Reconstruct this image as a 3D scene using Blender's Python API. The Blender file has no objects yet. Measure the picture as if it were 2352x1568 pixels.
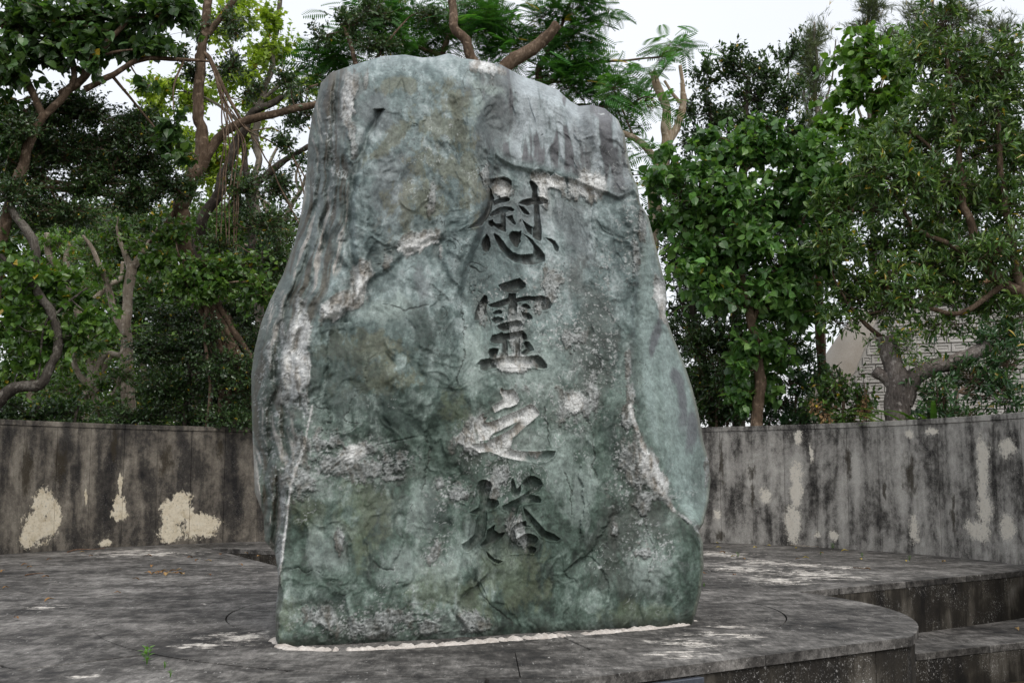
import bpy, bmesh, math, random
import numpy as np
from mathutils import Vector, Matrix, Euler

random.seed(7)
RNG = np.random.default_rng(11)
scene = bpy.context.scene
COL = scene.collection
R = math.radians

# ------------------------------------------------------------------ camera
FPX, CAMH = 1200.0, 1.25           # focal length in pixels of a 1024 wide frame, eye height over the dais
PITCH = math.atan(131 / FPX)
cam_data = bpy.data.cameras.new('camera')
cam_data.sensor_width = 36.0
cam_data.lens = FPX / 1024 * 36.0
cam_data.clip_end = 6000
cam = bpy.data.objects.new('camera', cam_data)
COL.objects.link(cam)
cam.location = (0, 0, CAMH)
cam.rotation_euler = (math.pi / 2 + PITCH, 0, 0)
scene.camera = cam

# ------------------------------------------------------------------ overcast daylight
SUN_EL, SUN_AZ = R(58), R(150)
world = bpy.data.worlds.new('World')
scene.world = world
world.use_nodes = True
wn, wl = world.node_tree.nodes, world.node_tree.links
wn.clear()
sky = wn.new('ShaderNodeTexSky')
sky.sky_type = 'NISHITA'
sky.sun_disc = False
sky.sun_elevation = SUN_EL
sky.sun_rotation = SUN_AZ
sky.dust_density = 4.0
bg_sky = wn.new('ShaderNodeBackground'); bg_sky.inputs['Strength'].default_value = 0.05
wl.new(sky.outputs['Color'], bg_sky.inputs['Color'])
# cloud deck: even white with faint soft patches
tc = wn.new('ShaderNodeTexCoord')
nz = wn.new('ShaderNodeTexNoise'); nz.inputs['Scale'].default_value = 1.6; nz.inputs['Detail'].default_value = 5
wl.new(tc.outputs['Generated'], nz.inputs['Vector'])
cr = wn.new('ShaderNodeValToRGB')
cr.color_ramp.elements[0].position = 0.3; cr.color_ramp.elements[0].color = (0.86, 0.88, 0.92, 1)
cr.color_ramp.elements[1].position = 0.7; cr.color_ramp.elements[1].color = (1.0, 1.0, 1.0, 1)
wl.new(nz.outputs['Fac'], cr.inputs['Fac'])
bg_cloud = wn.new('ShaderNodeBackground'); bg_cloud.inputs['Strength'].default_value = 0.86
wl.new(cr.outputs['Color'], bg_cloud.inputs['Color'])
add = wn.new('ShaderNodeAddShader')
wl.new(bg_sky.outputs[0], add.inputs[0]); wl.new(bg_cloud.outputs[0], add.inputs[1])
wo = wn.new('ShaderNodeOutputWorld'); wl.new(add.outputs[0], wo.inputs['Surface'])

sun_data = bpy.data.lights.new('sun', 'SUN')
sun_data.energy = 1.3
sun_data.angle = R(28)
sun_data.color = (1.0, 0.97, 0.93)
sun = bpy.data.objects.new('sun', sun_data)
COL.objects.link(sun)
# light comes from above and behind the camera, a little from the right
sun_from = Vector((0.35, -0.75, 1.25)).normalized()
sun.rotation_euler = sun_from.to_track_quat('Z', 'Y').to_euler()
sun.location = (6, -8, 20)
sky.sun_elevation = math.asin(sun_from.z)
sky.sun_rotation = math.atan2(sun_from.x, sun_from.y)

scene.view_settings.view_transform = 'Standard'
scene.view_settings.look = 'None'
scene.view_settings.gamma = 1.0
scene.view_settings.use_curve_mapping = False
scene.view_settings.exposure = 0.08
scene.render.engine = 'CYCLES'
scene.cycles.use_denoising = True
scene.cycles.max_bounces = 8
scene.cycles.transparent_max_bounces = 4
scene.render.film_transparent = False

# ------------------------------------------------------------------ measuring helpers
# Positions were measured on a 2352 px wide copy of the photograph; each gets its own distance.
S = 1024 / 2352
CP, SP = math.cos(PITCH), math.sin(PITCH)

def ray(X, Y):
    dx, dv = X * S - 512.0, 341.0 - Y * S
    return np.array([dx, FPX * CP - dv * SP, FPX * SP + dv * CP])

def ground(X, Y, z=0.0):
    d = ray(X, Y); t = (z - CAMH) / d[2]
    return Vector((d[0] * t, d[1] * t, z))

def at(X, Y, depth):
    d = ray(X, Y); t = depth / d[1]
    return Vector((d[0] * t, depth, CAMH + d[2] * t))

def mpp(depth):                      # metres for one 2352-px unit at that distance
    return depth * S / FPX

# ------------------------------------------------------------------ object helpers
def tag(o, label=None, cat=None, group=None, kind=None):
    if label: o['label'] = label
    if cat: o['category'] = cat
    if group: o['group'] = group
    if kind: o['kind'] = kind
    return o

def empty(name, loc=(0, 0, 0), rz=0.0):
    o = bpy.data.objects.new(name, None)
    o.empty_display_size = 0.2
    COL.objects.link(o)
    o.location = loc
    o.rotation_euler = (0, 0, rz)
    return o

def link(name, me, parent=None, keep=True):
    """keep: mesh coordinates are world coordinates, so cancel an unrotated parent's offset."""
    o = bpy.data.objects.new(name, me)
    COL.objects.link(o)
    if parent is not None:
        o.parent = parent
        if keep:
            off = Vector((0, 0, 0)); p = parent
            while p is not None:
                off += p.location; p = p.parent
            o.location = -off
    return o

def mesh_np(name, verts, faces, mat, smooth=True, colors=None):
    """verts (n,3); faces (m,k) with k 3 or 4"""
    verts = np.ascontiguousarray(verts, dtype=np.float32)
    faces = np.ascontiguousarray(faces, dtype=np.int32)
    me = bpy.data.meshes.new(name)
    n, (m, k) = len(verts), faces.shape
    me.vertices.add(n)
    me.vertices.foreach_set('co', verts.ravel())
    me.loops.add(m * k)
    me.loops.foreach_set('vertex_index', faces.ravel())
    me.polygons.add(m)
    me.polygons.foreach_set('loop_start', np.arange(0, m * k, k, dtype=np.int32))
    me.polygons.foreach_set('loop_total', np.full(m, k, dtype=np.int32))
    me.polygons.foreach_set('use_smooth', np.full(m, bool(smooth)))
    if colors is not None:
        a = me.color_attributes.new('Col', 'FLOAT_COLOR', 'POINT')
        c = np.ones((n, 4), dtype=np.float32); c[:, :colors.shape[1]] = colors
        a.data.foreach_set('color', c.ravel())
    me.update(calc_edges=True)
    if mat is not None: me.materials.append(mat)
    return me

def mesh_py(name, verts, faces, mat, smooth=False):
    me = bpy.data.meshes.new(name)
    me.from_pydata([tuple(v) for v in verts], [], faces)
    me.validate()
    if smooth:
        me.polygons.foreach_set('use_smooth', [True] * len(me.polygons))
    me.update()
    if mat is not None: me.materials.append(mat)
    return me

# ------------------------------------------------------------------ noise in numpy
_perm = RNG.permutation(256)
_perm = np.concatenate([_perm, _perm, _perm])
_grad = RNG.normal(size=(256, 3)); _grad /= np.linalg.norm(_grad, axis=1, keepdims=True)

def perlin(p):
    p = np.asarray(p, dtype=np.float64)
    i = np.floor(p).astype(np.int64); f = p - i; i &= 255
    w = f * f * f * (f * (f * 6 - 15) + 10)
    out = np.zeros(len(p))
    for dx in (0, 1):
        wx = w[:, 0] if dx else 1 - w[:, 0]
        hx = _perm[i[:, 0] + dx]
        for dy in (0, 1):
            wy = w[:, 1] if dy else 1 - w[:, 1]
            hy = _perm[hx + i[:, 1] + dy]
            for dz in (0, 1):
                wz = w[:, 2] if dz else 1 - w[:, 2]
                g = _grad[_perm[hy + i[:, 2] + dz] & 255]
                out += wx * wy * wz * (g[:, 0] * (f[:, 0] - dx) + g[:, 1] * (f[:, 1] - dy) + g[:, 2] * (f[:, 2] - dz))
    return out * 1.6

def fbm(p, octv=4, gain=0.5, lac=2.03):
    out = np.zeros(len(p)); a = 1.0; q = np.array(p, dtype=np.float64); tot = 0
    for k in range(octv):
        out += a * perlin(q + 17.3 * k); tot += a
        a *= gain; q = q * lac
    return out / tot * 1.5

def sstep(a, b, x):
    t = np.clip((x - a) / (b - a), 0, 1)
    return t * t * (3 - 2 * t)

# ------------------------------------------------------------------ node helpers
class NT:
    def __init__(self, name):
        self.mat = bpy.data.materials.new(name)
        self.mat.use_nodes = True
        self.t = self.mat.node_tree
        self.t.nodes.clear()
        self.out = self.n('ShaderNodeOutputMaterial')
    def n(self, typ, **kw):
        nd = self.t.nodes.new(typ)
        for k, v in kw.items(): setattr(nd, k, v)
        return nd
    def link(self, a, b): self.t.links.new(a, b)
    def put(self, node, sock, val):
        if isinstance(val, bpy.types.NodeSocket): self.link(val, node.inputs[sock])
        elif val is not None: node.inputs[sock].default_value = val
    def math(self, op, a, b=None, c=None, clamp=False):
        nd = self.n('ShaderNodeMath', operation=op, use_clamp=clamp)
        self.put(nd, 0, a); self.put(nd, 1, b); self.put(nd, 2, c)
        return nd.outputs[0]
    def noise(self, vec, scale, detail=4, rough=0.55, dist=0.0, out='Fac'):
        nd = self.n('ShaderNodeTexNoise')
        self.put(nd, 'Vector', vec); self.put(nd, 'Scale', scale); self.put(nd, 'Detail', detail)
        self.put(nd, 'Roughness', rough); self.put(nd, 'Distortion', dist)
        return nd.outputs[out]
    def voronoi(self, vec, scale, feature='F1', out='Distance', rnd=1.0):
        nd = self.n('ShaderNodeTexVoronoi', feature=feature)
        self.put(nd, 'Vector', vec); self.put(nd, 'Scale', scale); self.put(nd, 'Randomness', rnd)
        return nd.outputs[out]
    def mapping(self, vec, loc=(0, 0, 0), rot=(0, 0, 0), scale=(1, 1, 1), typ='POINT'):
        nd = self.n('ShaderNodeMapping', vector_type=typ)
        self.put(nd, 'Vector', vec); self.put(nd, 'Location', loc); self.put(nd, 'Rotation', rot); self.put(nd, 'Scale', scale)
        return nd.outputs[0]
    def ramp(self, fac, stops, interp='LINEAR'):
        nd = self.n('ShaderNodeValToRGB'); r = nd.color_ramp; r.interpolation = interp
        while len(r.elements) < len(stops): r.elements.new(0.5)
        for e, (p, c) in zip(r.elements, stops):
            e.position = p
            e.color = (c, c, c, 1) if isinstance(c, (int, float)) else (*c, 1)
        self.put(nd, 'Fac', fac)
        return nd.outputs['Color']
    def mix(self, fac, a, b, blend='MIX'):
        nd = self.n('ShaderNodeMix', data_type='RGBA', blend_type=blend)
        self.put(nd, 0, fac)
        for s, v in ((6, a), (7, b)):
            if isinstance(v, tuple): v = (*v, 1) if len(v) == 3 else v
            self.put(nd, s, v)
        return nd.outputs[2]
    def smooth(self, x, a, b):
        nd = self.n('ShaderNodeMapRange', interpolation_type='SMOOTHSTEP')
        self.put(nd, 'Value', x); self.put(nd, 'From Min', a); self.put(nd, 'From Max', b)
        return nd.outputs[0]
    def coord(self, which='Object'):
        return self.n('ShaderNodeTexCoord').outputs[which]
    def geo(self, which='Position'):
        return self.n('ShaderNodeNewGeometry').outputs[which]
    def bump(self, height, strength=0.3, dist=0.02, normal=None):
        nd = self.n('ShaderNodeBump')
        self.put(nd, 'Height', height); self.put(nd, 'Strength', strength); self.put(nd, 'Distance', dist)
        if normal is not None: self.link(normal, nd.inputs['Normal'])
        return nd.outputs[0]
    def principled(self, color, rough=0.8, spec=0.3, normal=None):
        b = self.n('ShaderNodeBsdfPrincipled')
        self.put(b, 'Base Color', (*color, 1) if isinstance(color, tuple) and len(color) == 3 else color)
        self.put(b, 'Roughness', rough); self.put(b, 'Specular IOR Level', spec)
        if normal is not None: self.link(normal, b.inputs['Normal'])
        return b
    def surface(self, shader):
        self.link(shader.outputs[0] if hasattr(shader, 'outputs') else shader, self.out.inputs['Surface'])
        return self.mat
    def patches(self, vec, items, warp=None):
        """smallest normalised distance to a list of ellipses (cx, cy, rx, ry, angle in degrees)"""
        cur = None
        for cx, cy, rx, ry, an in items:
            m = self.mapping(vec, (cx, cy, 0), (0, 0, R(an)), (rx, ry, 1), 'TEXTURE')
            ln = self.n('ShaderNodeVectorMath', operation='LENGTH'); self.link(m, ln.inputs[0])
            d = ln.outputs['Value']
            cur = d if cur is None else self.math('MINIMUM', cur, d)
        return cur

# ------------------------------------------------------------------ materials of the setting
WC, WR, WH = Vector((-0.77, 15.45, 0)), 7.85, 2.075      # plan circle of the enclosing wall
DC, DR, DR2 = Vector((-0.05, 11.1, 0)), 3.55, 2.48       # dais and its inner ring joint

def wall_hit(X, Y):
    d = ray(X, Y)
    a = d[0] ** 2 + d[1] ** 2
    b = 2 * (d[0] * (0 - WC.x) + d[1] * (0 - WC.y))
    c = WC.x ** 2 + WC.y ** 2 - WR ** 2
    t = (-b + math.sqrt(b * b - 4 * a * c)) / (2 * a)
    p = d * t
    return WR * math.atan2(p[0] - WC.x, p[1] - WC.y), CAMH + p[2]

def wall_patch(X, Y, rx, ry, an=0):
    s, z = wall_hit(X, Y)
    s2, _ = wall_hit(X + rx, Y); _, z2 = wall_hit(X, Y - ry)
    return (s, z, max(0.02, abs(s2 - s)), max(0.02, abs(z2 - z)), an)

CREAM = [(100, 1160, 26, 36), (85, 1210, 36, 42), (118, 1195, 18, 42), (62, 1240, 14, 24), (275, 1165, 17, 31),
         (277, 1112, 4, 34), (405, 1180, 38, 30), (420, 1150, 24, 24), (455, 1207, 43, 30), (390, 1222, 28, 22), (240, 1246, 14, 10),
         (197, 1140, 3, 24), (1833, 1006, 10, 18), (1864, 1039, 4, 22), (1758, 1138, 13, 20), (1830, 1117, 15, 50),
         (1820, 1200, 17, 45), (1915, 1229, 12, 12), (2100, 1213, 12, 30), (2259, 1043, 15, 40), (2259, 1105, 13, 50),
         (2265, 1167, 17, 45), (2251, 1217, 28, 24), (2315, 1208, 17, 30), (2317, 1030, 18, 22), (2089, 997, 9, 11),
         (2139, 989, 13, 9), (1648, 1180, 8, 11), (1878, 1229, 9, 8)]
GRIME = [(138, 1065, 17, 46), (262, 1015, 9, 40), (1727, 1084, 14, 18), (1729, 1138, 5, 36), (1657, 1064, 6, 60),
         (1654, 1229, 9, 14), (2031, 1126, 5, 22), (2191, 1180, 6, 55), (505, 1030, 8, 30), (380, 1060, 16, 40),
         (60, 1080, 16, 60), (1950, 1060, 8, 40), (2090, 1090, 16, 50)]

def concrete_wall_mat():
    m = NT('weathered wall concrete')
    uv = m.n('ShaderNodeUVMap').outputs[0]
    fine = m.noise(uv, 9.0, 5, 0.6)
    warpn = m.noise(uv, 5.0, 4, 0.6, out='Color')
    w = m.n('ShaderNodeVectorMath', operation='MULTIPLY_ADD')
    m.link(warpn, w.inputs[0]); w.inputs[1].default_value = (0.16, 0.16, 0); m.link(uv, w.inputs[2])
    sub = m.n('ShaderNodeVectorMath', operation='SUBTRACT'); m.link(w.outputs[0], sub.inputs[0]); sub.inputs[1].default_value = (0.08, 0.08, 0)
    wuv = sub.outputs[0]
    streak = m.noise(m.mapping(uv, scale=(4.2, 0.5, 1)), 1.0, 3, 0.5, 0.3)
    blot = m.noise(m.mapping(uv, scale=(1.0, 0.7, 1)), 1.7, 8, 0.70, 0.2)
    spl = m.noise(m.mapping(uv, scale=(1.0, 0.8, 1)), 11.0, 6, 0.75)
    fac = m.math('ADD', m.math('ADD', m.math('MULTIPLY', streak, 0.34), m.math('MULTIPLY', blot, 0.44)), m.math('MULTIPLY', spl, 0.22))
    # paler, greyer concrete on the right arm of the wall, browner on the left
    sx = m.n('ShaderNodeSeparateXYZ'); m.link(uv, sx.inputs[0])
    right = m.smooth(sx.outputs[0], -1.0, 4.0)
    darkc = m.ramp(fac, [(0.40, (0.017, 0.016, 0.016)), (0.475, (0.052, 0.047, 0.041)), (0.54, (0.145, 0.128, 0.105)), (0.63, (0.29, 0.262, 0.215))])
    palec = m.ramp(fac, [(0.41, (0.030, 0.028, 0.026)), (0.462, (0.120, 0.113, 0.102)), (0.51, (0.290, 0.276, 0.25)), (0.61, (0.52, 0.497, 0.45))])
    col = m.mix(right, darkc, palec)
    # panel to panel tint
    rnd = m.n('ShaderNodeObjectInfo').outputs['Random']
    tint = m.math('MULTIPLY_ADD', rnd, 0.22, 0.88)
    col = m.mix(1.0, col, m.ramp(tint, [(0, 0.0), (1, 1.0)]), 'MULTIPLY')
    # grain
    col = m.mix(0.6, col, m.ramp(m.noise(uv, 60, 3, 0.7), [(0.3, 0.55), (0.7, 1.35)]), 'MULTIPLY')
    # darker algae just below the coping and damp at the foot
    # pale cleaned patches
    pd = m.patches(wuv, [wall_patch(*c) for c in CREAM])
    pd = m.math('ADD', pd, m.math('MULTIPLY', m.math('SUBTRACT', m.noise(uv, 3.4, 4, 0.6), 0.5), 1.8))
    pd = m.math('ADD', pd, m.math('MULTIPLY', m.math('SUBTRACT', m.noise(m.mapping(uv, scale=(1, 0.7, 1)), 17, 6, 0.75), 0.5), 2.0))
    hard = m.smooth(pd, 1.10, 0.86)
    soft = m.math('MULTIPLY', m.smooth(pd, 1.35, 0.75), m.smooth(m.math('ADD', m.noise(uv, 30, 5, 0.8), m.math('MULTIPLY', m.smooth(pd, 1.2, 0.2), 0.25)), 0.44, 0.62))
    pm = m.math('ADD', m.math('MULTIPLY', hard, m.math('SUBTRACT', 1.0, right)), m.math('MULTIPLY', soft, right))
    inner = m.smooth(m.noise(uv, 26, 5, 0.75), 0.36, 0.46)
    pm = m.math('MULTIPLY', pm, m.math('MULTIPLY_ADD', inner, 0.55, 0.45))
    cream = m.ramp(m.noise(uv, 7, 6, 0.7), [(0.3, (0.46, 0.385, 0.26)), (0.55, (0.66, 0.595, 0.465)), (0.75, (0.60, 0.56, 0.47))])
    cream = m.mix(m.math('MULTIPLY', right, 0.7), cream, (0.68, 0.645, 0.575))
    gd = m.math('ADD', m.patches(wuv, [wall_patch(*c) for c in GRIME]), m.math('MULTIPLY', m.math('SUBTRACT', m.noise(m.mapping(uv, scale=(1, 0.5, 1)), 9, 6, 0.7), 0.5), 3.2))
    gm = m.math('MULTIPLY', m.smooth(gd, 1.25, 0.35), 0.85)
    col = m.mix(gm, col, (0.035, 0.028, 0.018))
    col = m.mix(pm, col, cream)
    # white lichen specks
    sp1 = m.smooth(m.noise(uv, 34, 5, 0.8), 0.585, 0.66)
    sp2 = m.smooth(m.noise(m.mapping(uv, (3.1, 7.7, 0)), 75, 3, 0.8), 0.60, 0.68)
    zone = m.smooth(m.noise(uv, 2.3, 4, 0.6), 0.40, 0.58)
    spot = m.math('MULTIPLY', m.math('MAXIMUM', sp1, m.math('MULTIPLY', sp2, 0.8)), zone)
    spot = m.math('MULTIPLY', spot, m.math('MULTIPLY_ADD', right, 0.55, 0.40))
    col = m.mix(spot, col, (0.52, 0.50, 0.47))
    bmp = m.bump(m.math('ADD', m.noise(uv, 40, 5, 0.7), m.math('MULTIPLY', pm, 0.25)), 0.5, 0.012)
    return m.surface(m.principled(col, 0.9, 0.2, bmp))

SCUFF = []      # pale worn patches of the paving, in plan
def scuff(X, Y, rx, ry, an=0.0):
    p = ground(X, Y); q = ground(X + rx, Y); r_ = ground(X, Y - ry)
    SCUFF.append((p.x, p.y, 1.5 * abs(q.x - p.x), 1.5 * max(0.05, abs(r_.y - p.y)), an))
for a in [(1667, 1456, 70, 5, -14), (1590, 1475, 85, 6, -14), (1667, 1437, 50, 3, -8), (1865, 1316, 80, 9, 16), (1790, 1330, 70, 7, 16),
          (1700, 1305, 60, 8, 20), (1760, 1290, 60, 6, 20), (1650, 1270, 50, 6, 10), (340, 1270, 80, 5, 0), (300, 1265, 50, 5, 0),
          (560, 1462, 70, 9, 8), (470, 1480, 60, 5, 6), (1550, 1500, 60, 6, 0), (1850, 1295, 50, 5, 14), (1940, 1300, 40, 4, 14), (105, 1392, 28, 4, 6), (468, 1385, 12, 3, 0), (170, 1550, 40, 3, 4)]:
    scuff(*a)

def paving_mat():
    m = NT('dark weathered paving stone')
    pos = m.geo('Position')
    rot = m.mapping(pos, rot=(0, 0, R(-12)), scale=(1, 1, 1))
    st = m.noise(m.mapping(rot, scale=(1.0, 0.8, 1)), 5.5, 9, 0.74, 0.2)
    blot = m.noise(rot, 0.9, 6, 0.65)
    fac = m.math('ADD', m.math('MULTIPLY', st, 0.55), m.math('MULTIPLY', blot, 0.45))
    col = m.ramp(fac, [(0.39, (0.020, 0.019, 0.018)), (0.465, (0.060, 0.056, 0.051)), (0.53, (0.135, 0.128, 0.118)), (0.63, (0.27, 0.257, 0.238))])
    rnd = m.n('ShaderNodeObjectInfo').outputs['Random']
    col = m.mix(1.0, col, m.ramp(m.math('MULTIPLY_ADD', rnd, 0.46, 0.70), [(0, 0.0), (1, 1.0)]), 'MULTIPLY')
    # brushed streaks running across the slabs
    fib = m.noise(m.mapping(rot, scale=(2.4, 17.0, 2.4)), 1.0, 7, 0.75, 0.3)
    fib2 = m.noise(m.mapping(pos, (2, 5, 0), (0, 0, R(22)), (3.0, 13.0, 0)), 1.0, 6, 0.72)
    flat = m.mapping(pos, scale=(1, 1, 0))
    pd = m.patches(flat, SCUFF)
    grow_ = m.math('MULTIPLY', m.math('SUBTRACT', 1.0, pd), 0.085)
    pm = m.math('MULTIPLY', m.smooth(m.math('ADD', m.math('ADD', m.math('MULTIPLY', fib2, 0.6), m.math('MULTIPLY', st, 0.4)), grow_), 0.535, 0.59), m.smooth(pd, 1.7, 0.9))
    fl = m.smooth(m.math('ADD', m.math('MULTIPLY', fib, 0.7), m.math('MULTIPLY', blot, 0.3)), 0.54, 0.64)
    col = m.mix(m.math('MULTIPLY', fl, 0.55), col, (0.30, 0.29, 0.27))
    col = m.mix(m.math('MULTIPLY', pm, 0.92), col, (0.60, 0.565, 0.51))
    col = m.mix(0.7, col, m.ramp(m.noise(pos, 75, 4, 0.75), [(0.3, 0.4), (0.7, 1.5)]), 'MULTIPLY')
    gr1 = m.noise(m.mapping(pos, rot=(0, 0, R(8)), scale=(24, 4.5, 24)), 1.0, 5, 0.75)
    col = m.mix(0.8, col, m.ramp(gr1, [(0.30, 0.35), (0.48, 0.95), (0.70, 1.7)]), 'MULTIPLY')
    spot = m.math('MULTIPLY', m.smooth(m.noise(m.mapping(pos, scale=(1, 0.3, 1)), 26, 5, 0.8), 0.60, 0.67), m.smooth(m.noise(pos, 1.7, 3), 0.38, 0.56))
    col = m.mix(m.math('MULTIPLY', spot, 0.8), col, (0.50, 0.49, 0.46))
    bmp = m.bump(m.noise(pos, 55, 5, 0.7), 0.45, 0.01)
    return m.surface(m.principled(col, m.math('MULTIPLY_ADD', fib, -0.2, 0.85), 0.3, bmp))

def riser_mat():
    m = NT('stained riser stone')
    pos = m.geo('Position')
    st = m.noise(m.mapping(pos, scale=(4.5, 4.5, 0.7)), 1.0, 5, 0.65, 0.4)
    blot = m.noise(pos, 1.6, 4, 0.6)
    fac = m.math('ADD', m.math('MULTIPLY', st, 0.5), m.math('MULTIPLY', blot, 0.5))
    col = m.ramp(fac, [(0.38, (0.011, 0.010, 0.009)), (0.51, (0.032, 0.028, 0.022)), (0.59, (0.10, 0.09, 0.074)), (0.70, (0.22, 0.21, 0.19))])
    sp1 = m.math('MAXIMUM', m.smooth(m.noise(pos, 26, 5, 0.8), 0.57, 0.65), m.smooth(m.noise(pos, 60, 3, 0.8), 0.60, 0.68))
    spot = m.math('MULTIPLY', sp1, m.smooth(m.noise(pos, 2.4, 4, 0.6), 0.42, 0.60))
    col = m.mix(m.math('MULTIPLY', spot, 0.85), col, (0.48, 0.47, 0.45))
    col = m.mix(0.55, col, m.ramp(m.noise(pos, 80, 3, 0.7), [(0.3, 0.6), (0.7, 1.3)]), 'MULTIPLY')
    bmp = m.bump(m.noise(pos, 50, 5, 0.7), 0.45, 0.01)
    return m.surface(m.principled(col, 0.85, 0.25, bmp))

def plain_mat(name, c1, c2, scale=3.0, rough=0.9, bump=0.4, spec=0.2, fine=40):
    m = NT(name)
    pos = m.geo('Position')
    n1 = m.noise(pos, scale, 5, 0.6)
    col = m.ramp(n1, [(0.32, c1), (0.68, c2)])
    col = m.mix(0.5, col, m.ramp(m.noise(pos, fine * 1.7, 3, 0.7), [(0.3, 0.6), (0.7, 1.3)]), 'MULTIPLY')
    return m.surface(m.principled(col, rough, spec, m.bump(m.noise(pos, fine, 4, 0.7), bump, 0.01)))

M_WALL = concrete_wall_mat()
M_PAVE = paving_mat()
M_RISER = riser_mat()
M_EARTH = plain_mat('leaf litter earth', (0.035, 0.028, 0.02), (0.09, 0.07, 0.045), 1.5)
M_MORTAR = plain_mat('pale mortar', (0.40, 0.36, 0.32), (0.66, 0.62, 0.57), 14.0, 0.95, 0.7)
M_GRANITE = plain_mat('polished blue grey granite', (0.055, 0.065, 0.082), (0.085, 0.095, 0.115), 30.0, 0.3, 0.05, 0.5)
M_CORE = plain_mat('dark joint mortar', (0.02, 0.019, 0.017), (0.05, 0.046, 0.04), 5.0)
M_CONC = plain_mat('cast building concrete', (0.36, 0.345, 0.32), (0.52, 0.505, 0.475), 1.1, 0.9, 0.3)
M_BUFF = plain_mat('smooth buff render', (0.30, 0.265, 0.22), (0.46, 0.43, 0.39), 0.7, 0.85, 0.25)
M_LOG = plain_mat('orange brown log', (0.16, 0.085, 0.04), (0.34, 0.21, 0.12), 4.0)

# ------------------------------------------------------------------ ground, earth bank
def disc_mesh(name, c, r0, r1, a0, a1, z, n, mat, rings=(0.0, 1.0), zf=None):
    V, Fc = [], []
    for k in rings:
        rr = r0 + (r1 - r0) * k
        for i in range(n + 1):
            a = a0 + (a1 - a0) * i / n
            zz = z if zf is None else zf(rr, a)
            V.append((c.x + rr * math.sin(a), c.y + rr * math.cos(a), zz))
    for j in range(len(rings) - 1):
        for i in range(n):
            p = j * (n + 1) + i
            Fc.append((p, p + 1, p + n + 2, p + n + 1))
    return mesh_py(name, V, Fc, mat)

gr = link('ground', disc_mesh('ground', Vector((0, 15, 0)), 0.0, 3000, 0, 2 * math.pi, -1.02, 64, M_EARTH, (0, 0.004, 0.02, 0.1, 1)))
tag(gr, kind='structure')
bank = link('earth_bank', disc_mesh('earth_bank', WC, WR + 0.24, WR + 45, R(-125), R(125), 1.2, 60, M_EARTH,
            (0, 0.02, 0.06, 0.15, 0.3, 0.6, 0.9, 1.0), lambda r, a: 1.25 + 0.10 * math.sin(3 * a + r) if r < WR + 38 else -1.1))
tag(bank, kind='structure')

# ------------------------------------------------------------------ paving
def clip(poly, p, n):
    """keep the part of a polygon with (q-p).n >= 0"""
    out = []
    for i in range(len(poly)):
        a, b = poly[i], poly[(i + 1) % len(poly)]
        da = (a[0] - p[0]) * n[0] + (a[1] - p[1]) * n[1]
        db = (b[0] - p[0]) * n[0] + (b[1] - p[1]) * n[1]
        if da >= 0: out.append(a)
        if (da >= 0) != (db >= 0):
            t = da / (da - db)
            out.append((a[0] + (b[0] - a[0]) * t, a[1] + (b[1] - a[1]) * t))
    return out

def area(p):
    return 0.5 * sum(p[i][0] * p[(i + 1) % len(p)][1] - p[(i + 1) % len(p)][0] * p[i][1] for i in range(len(p)))

def inset(poly, d):
    """shrink a convex polygon by d (joint width)"""
    if area(poly) < 0: poly = poly[::-1]
    out = list(poly)
    for i in range(len(poly)):
        a, b = poly[i], poly[(i + 1) % len(poly)]
        ln = math.hypot(b[0] - a[0], b[1] - a[1])
        if ln < 1e-4: continue
        n = (-(b[1] - a[1]) / ln, (b[0] - a[0]) / ln)
        out = clip(out, (a[0] + n[0] * d, a[1] + n[1] * d), n)
        if len(out) < 3: return []
    return out

def prism(name, poly, z0, z1, mat, bev=0.006):
    if area(poly) < 0: poly = poly[::-1]
    top = inset(poly, bev) if bev else None
    n = len(poly)
    V = [(x, y, z0) for x, y in poly] + [(x, y, z1 - bev) for x, y in poly]
    Fc = [tuple(range(n - 1, -1, -1))] + [(i, (i + 1) % n, n + (i + 1) % n, n + i) for i in range(n)]
    if top and len(top) == n:
        V += [(x, y, z1) for x, y in top]
        # match the nearest start
        off = min(range(n), key=lambda k: (top[k][0] - poly[0][0]) ** 2 + (top[k][1] - poly[0][1]) ** 2)
        t = [2 * n + (off + i) % n for i in range(n)]
        Fc += [(n + i, n + (i + 1) % n, t[(i + 1) % n], t[i]) for i in range(n)] + [tuple(t)]
    else:
        for i in range(n): V[n + i] = (poly[i][0], poly[i][1], z1)
        Fc += [tuple(range(n, 2 * n))]
    return mesh_py(name, V, Fc, mat)

CH_P, CH_D = (3.04, 9.38), Vector((2.16, 1.53, 0)).normalized()      # front chord of the dais
CH_N = (-CH_D.y, CH_D.x)
TE_P, TE_D = (3.2, 13.07), Vector((3.4, 2.63, 0)).normalized()       # edge of the right terrace
TE_N = (-TE_D.y, TE_D.x)
NL_P, NL_D = (-5.1, 20.4), Vector((1.28, -2.6, 0)).normalized()      # near edge of the sunken well on the left
NL_N = (NL_D.y, -NL_D.x)                                             # towards the left terrace
FL_P, FL_D = (-5.1, 20.4), Vector((1.09, -0.61, 0)).normalized()     # far edge of that well
FL_N = (-FL_D.y, FL_D.x)

def polar_cell(c, r0, r1, a0, a1, n):
    return ([(c.x + r1 * math.sin(a0 + (a1 - a0) * i / n), c.y + r1 * math.cos(a0 + (a1 - a0) * i / n)) for i in range(n + 1)] +
            ([(c.x + r0 * math.sin(a1 + (a0 - a1) * i / n), c.y + r0 * math.cos(a1 + (a0 - a1) * i / n)) for i in range(n + 1)] if r0 > 0.01 else [(c.x, c.y)]))

# bodies under the slabs
def body(name, poly, z0, z1, mat):
    o = link(name, prism(name, poly, z0, z1, mat, 0)); tag(o, kind='structure'); return o

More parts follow.
